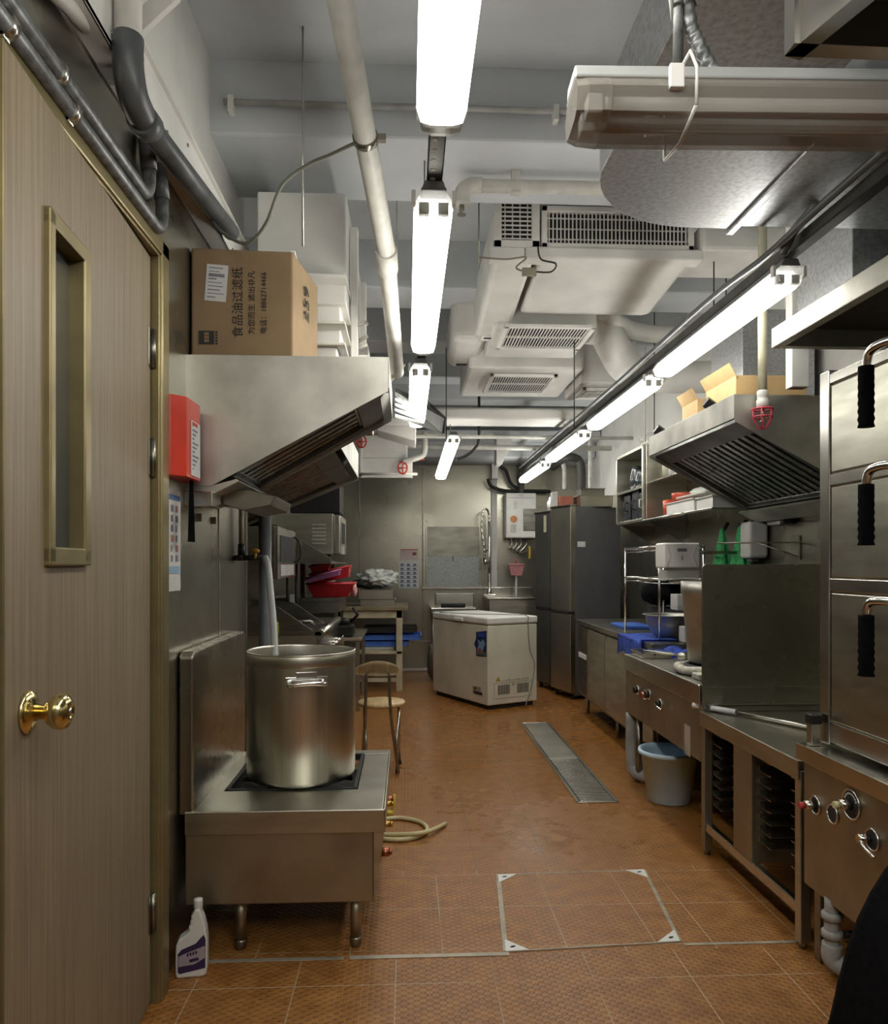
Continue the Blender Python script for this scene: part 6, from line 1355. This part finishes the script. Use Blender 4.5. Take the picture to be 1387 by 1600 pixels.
solo('red_tub', G().lathe([(0.02, 0), (0.05, 0), (0.055, 0.13), (0.02, 0.14)], (2.02, 5.82, 1.731), 16), mat('orange_red_plastic', (0.65, 0.09, 0.04), 0.4), 'small red-topped pot at far end of lower wall shelf', 'tub')
tray(1.93, 5.10, 2.18, 5.68, 1.731, 0.09, 'white plastic container on the lower wall shelf, further one', WHITEP, None, 'food_container')
tray(1.93, 4.78, 2.18, 5.08, 1.731, 0.08, 'whitish container with lid on the lower wall shelf, nearer the hood', PAINT, None, 'food_container')
solo('food_cover', G().box(1.95, 4.95, 1.84, 2.18, 5.5, 1.86, 0.008).ball((2.06, 5.2, 1.87), 0.11, (0.9, 1.6, 0.35), 2, 0.3), CLEARC, 'translucent lids piled on the white shelf containers', 'lid')
solo('red_stack_base', G().box(1.98, 5.54, 1.731, 2.14, 5.70, 1.80, 0.01), CLEARC, 'clear box beneath the orange red tub', 'box')

# counter items (right)
def wire_rack():
    t = thing('wire_rack', 'chrome wire rack with two tiers standing on the refrigerated counter', 'rack', (1.75, 5.3, 0.86))
    ya, yb, xa, xb = 5.05, 5.85, 1.68, 1.98
    for x in (xa, xb):
        for y in (ya, yb): part('post', G().cyl((x, y, 0.861), (x, y, 1.50), 0.009, 8), CHROME, t)
    for z in (1.49, 1.27):
        g = G()
        for a, b in (((xa, ya), (xa, yb)), ((xb, ya), (xb, yb)), ((xa, ya), (xb, ya)), ((xa, yb), (xb, yb))): g.cyl((*a, z), (*b, z), 0.009, 8).cyl((*a, z - 0.025), (*b, z - 0.025), 0.004, 6)
        for k in range(12): y = ya + (yb - ya) * (k + 0.5) / 12; g.cyl((xa, y, z), (xb, y, z), 0.003, 6)
        part('wire_shelf', g, CHROME, t)
wire_rack()
qd = PR(1037, 888, 1094, 848, 4.75)
t = thing('towel_dispenser', 'white paper towel dispenser with small window beside the wire rack', 'dispenser', ((qd[0] + qd[2]) / 2, 4.83, qd[1]))
part('case', G().box(qd[0], 4.75, qd[1], qd[2], 4.92, qd[3], 0.012, 3), WHITEP, t)
mx_ = (qd[0] + qd[2]) / 2; part('window', G().box(mx_ - 0.03, 4.748, qd[3] - 0.055, mx_ + 0.03, 4.751, qd[3] - 0.035), INKG, t); part('lock', G().box(mx_ - 0.004, 4.748, qd[1] + 0.05, mx_ + 0.004, 4.751, qd[1] + 0.08), INKG, t)
part('side_curve', G().tube([(qd[0] + 0.02, 4.749, qd[1] + 0.01), (qd[0] + 0.045, 4.749, (qd[1] + qd[3]) / 2), (qd[0] + 0.02, 4.749, qd[3] - 0.015)], 0.0015, 6).tube([(qd[2] - 0.02, 4.749, qd[1] + 0.01), (qd[2] - 0.045, 4.749, (qd[1] + qd[3]) / 2), (qd[2] - 0.02, 4.749, qd[3] - 0.015)], 0.0015, 6), PAINTD, t)
part('wall_arm', G().box(qd[0] + 0.05, 4.90, qd[1] + 0.05, qd[0] + 0.1, 4.92, 1.38, 0).cyl((mx_, 4.9, 1.45), (2.25, 4.9, 1.45), 0.01, 8), STEELD, t)
qe = PR(1040, 906, 1092, 889, 4.80)
solo('paper_roll_box', G().box(qe[0], 4.78, qe[1], qe[2], 4.95, qe[3] - 0.004, 0.01), CLEARC, 'clear crumpled plastic box under the towel dispenser', 'box')
solo('rack_shelf_bar', G().cyl((1.68, 4.86, qe[1] - 0.01), (2.24, 4.86, qe[1] - 0.01), 0.009, 8).box(qe[0], 4.80, qe[1] - 0.008, 2.24, 4.98, qe[1] - 0.002, 0), CHROME, 'thin chrome shelf rail carrying the clear box', 'shelf')
bo = P(1020, 976, y=5.2)
t = thing('mixing_bowl', 'shiny steel mixing bowl on the counter inside the wire rack', 'bowl', (1.83, 5.22, 0.861))
part('bowl', G().lathe([(0.02, 0), (0.08, 0), (0.12, 0.03), (0.155, 0.10), (0.165, 0.155), (0.185, 0.16), (0.185, 0.165), (0.16, 0.162), (0.148, 0.10), (0.11, 0.035), (0.02, 0.01)], (1.82, 5.25, 0.861), 36), HOODST, t)
solo('white_crate', G().box(1.80, 4.92, 0.861, 1.98, 5.02, 0.965, 0.006), WHITEP, 'white plastic tub on the counter right of the mixing bowl', 'tub')
solo('white_crate', G().box(1.98, 5.55, 1.03, 2.15, 5.7, 1.15, 0.006), WHITEP, 'white tub on the rear ledge behind the mixing bowl', 'tub')
solo('rear_ledge', G().box(1.99, 4.95, 0.861, 2.24, 6.3, 1.03, 0.003), DARK, 'dark box-like ledge at the back of the counter', 'ledge')
solo('black_bundle', G().ball((2.02, 6.0, 1.16), 0.16, (0.8, 1.3, 0.8), 3, 0.4, 4), BLACKF, 'dark bundle behind the wire rack', 'bundle')
for k in range(2): pass
bb = P(985, 966, z=0.87)
t = thing('cutting_board', 'blue cutting board on the counter by the tall fridge', 'cutting board', (bb.x, bb.y, 0.861)); part('board', G().box(1.70, 5.95, 0.861, 1.93, 6.35, 0.886, 0.006), BLUEP, t)
# blue cloth draped over the counter edge
def clothf(u, v):
    y = 5.02 + 0.55 * u + 0.04 * v; s = v * 0.48
    xe = 1.565; w_ = 0.24
    if s < w_: x = xe + (w_ - s); z = 0.868 + 0.004 * math.sin(9 * u + 5 * v)
    else: x = xe - 0.008 - 0.006 * math.sin(14 * u); z = 0.868 - (s - w_) * (0.75 + 0.25 * math.sin(5 * u + 1))
    return Vector((x, y, z))
solo('blue_towel', cloth(18, 16, clothf), BLUECL, 'bright blue towel draped over the counter edge', 'towel')
def clothg(u, v): return Vector((1.50 + 0.28 * u, 4.60 + 0.30 * v + 0.12 * u, 0.818 + 0.02 * math.sin(7 * u + 4 * v) + 0.012 * math.sin(13 * v)))
solo('blue_towel', cloth(14, 14, clothg), BLUECL, 'crumpled blue towel lying on the far end of gas range', 'towel')
tray(1.42, 4.60, 1.62, 4.84, 0.801, 0.03, 'small shallow steel tray at the far corner of gas range', STEELB)
solo('steel_ladle', G().tube([(1.44, 4.62, 0.845), (1.60, 4.45, 0.84)], 0.008, 8).ball((1.62, 4.43, 0.835), 0.04, (1, 1, 0.6)), STEEL, 'steel ladle lying by the crumpled blue towel', 'ladle')
# wall items behind the splash screen
def green(x, y, label):
    t = thing('green_cloth', label, 'cloth', (x, y, 1.35), 0, 'green cloths on right wall')
    g = G(); rings = []
    for k in range(7):
        f = k / 6; r = 0.02 + 0.11 * f; z = 1.62 - 0.36 * f
        rings.append([Vector((x + r * 0.5 * math.cos(a) * (1 + 0.12 * math.sin(5 * a)), y + r * math.sin(a) * (1 + 0.25 * math.sin(7 * a + 3)), z)) for a in [PI / 12 * q for q in range(24)]])
    g.loft(rings); part('cloth', g, GREENC, t)
    part('dark_cord', G().tube([(x + 0.01, y + 0.01, 1.60), (x + 0.05, y + 0.02, 1.66)], 0.012, 6), DARK, t)
green(2.17, P(1128, 850, x=2.17).y, 'green net cloth hanging on right wall, further of the pair')
green(2.17, P(1156, 850, x=2.17).y, 'green net cloth hanging on right wall, nearer the soap dispenser')
q0 = P(1177, 848, x=2.18)
t = thing('soap_dispenser', 'white wall soap dispenser behind the splash screen', 'dispenser', (2.2, q0.y, 1.38))
part('case', G().box(2.12, q0.y - 0.07, 1.41, 2.245, q0.y + 0.07, 1.64, 0.02, 3), WHITEP, t); part('spout', G().box(2.15, q0.y - 0.03, 1.39, 2.2, q0.y + 0.03, 1.42, 0.005), INKG, t)
q1 = P(1215, 815, x=2.22)
t = thing('wall_socket', 'small grey socket box with black plug under right hood', 'socket', (2.23, q1.y, q1.z)); part('box', G().box(2.20, q1.y - 0.10, q1.z - 0.02, 2.25, q1.y + 0.10, q1.z + 0.03, 0.005), PAINTD, t); part('plug', G().box(2.18, q1.y - 0.14, q1.z - 0.02, 2.24, q1.y - 0.10, q1.z + 0.03, 0.005), BLACK, t)
ya = P(1247, 850, x=2.24).y
t = thing('wire_bracket', 'folding wire bracket projecting from right wall beside the steamer', 'bracket', (2.2, ya, 1.4))
part('post', G().box(2.238, ya - 0.012, 1.40, 2.248, ya + 0.012, 1.54, 0.002), STEELD, t)
part('arm', G().cyl((2.236, ya, 1.50), (1.86, ya + 0.22, 1.50), 0.005, 8).cyl((2.236, ya, 1.42), (2.05, ya + 0.11, 1.50), 0.005, 8).cyl((2.236, ya, 1.50), (2.236, ya - 0.5, 1.44), 0.004, 8), STEELD, t)
# drape under hood left
solo('dark_rag', G().box(-1.05, 7.6, 1.0, -1.0, 7.65, 1.38, 0.01), mat('pale_panel2', (0.5, 0.48, 0.44), 0.5), 'narrow pale panel between fryer and baskets', 'panel')
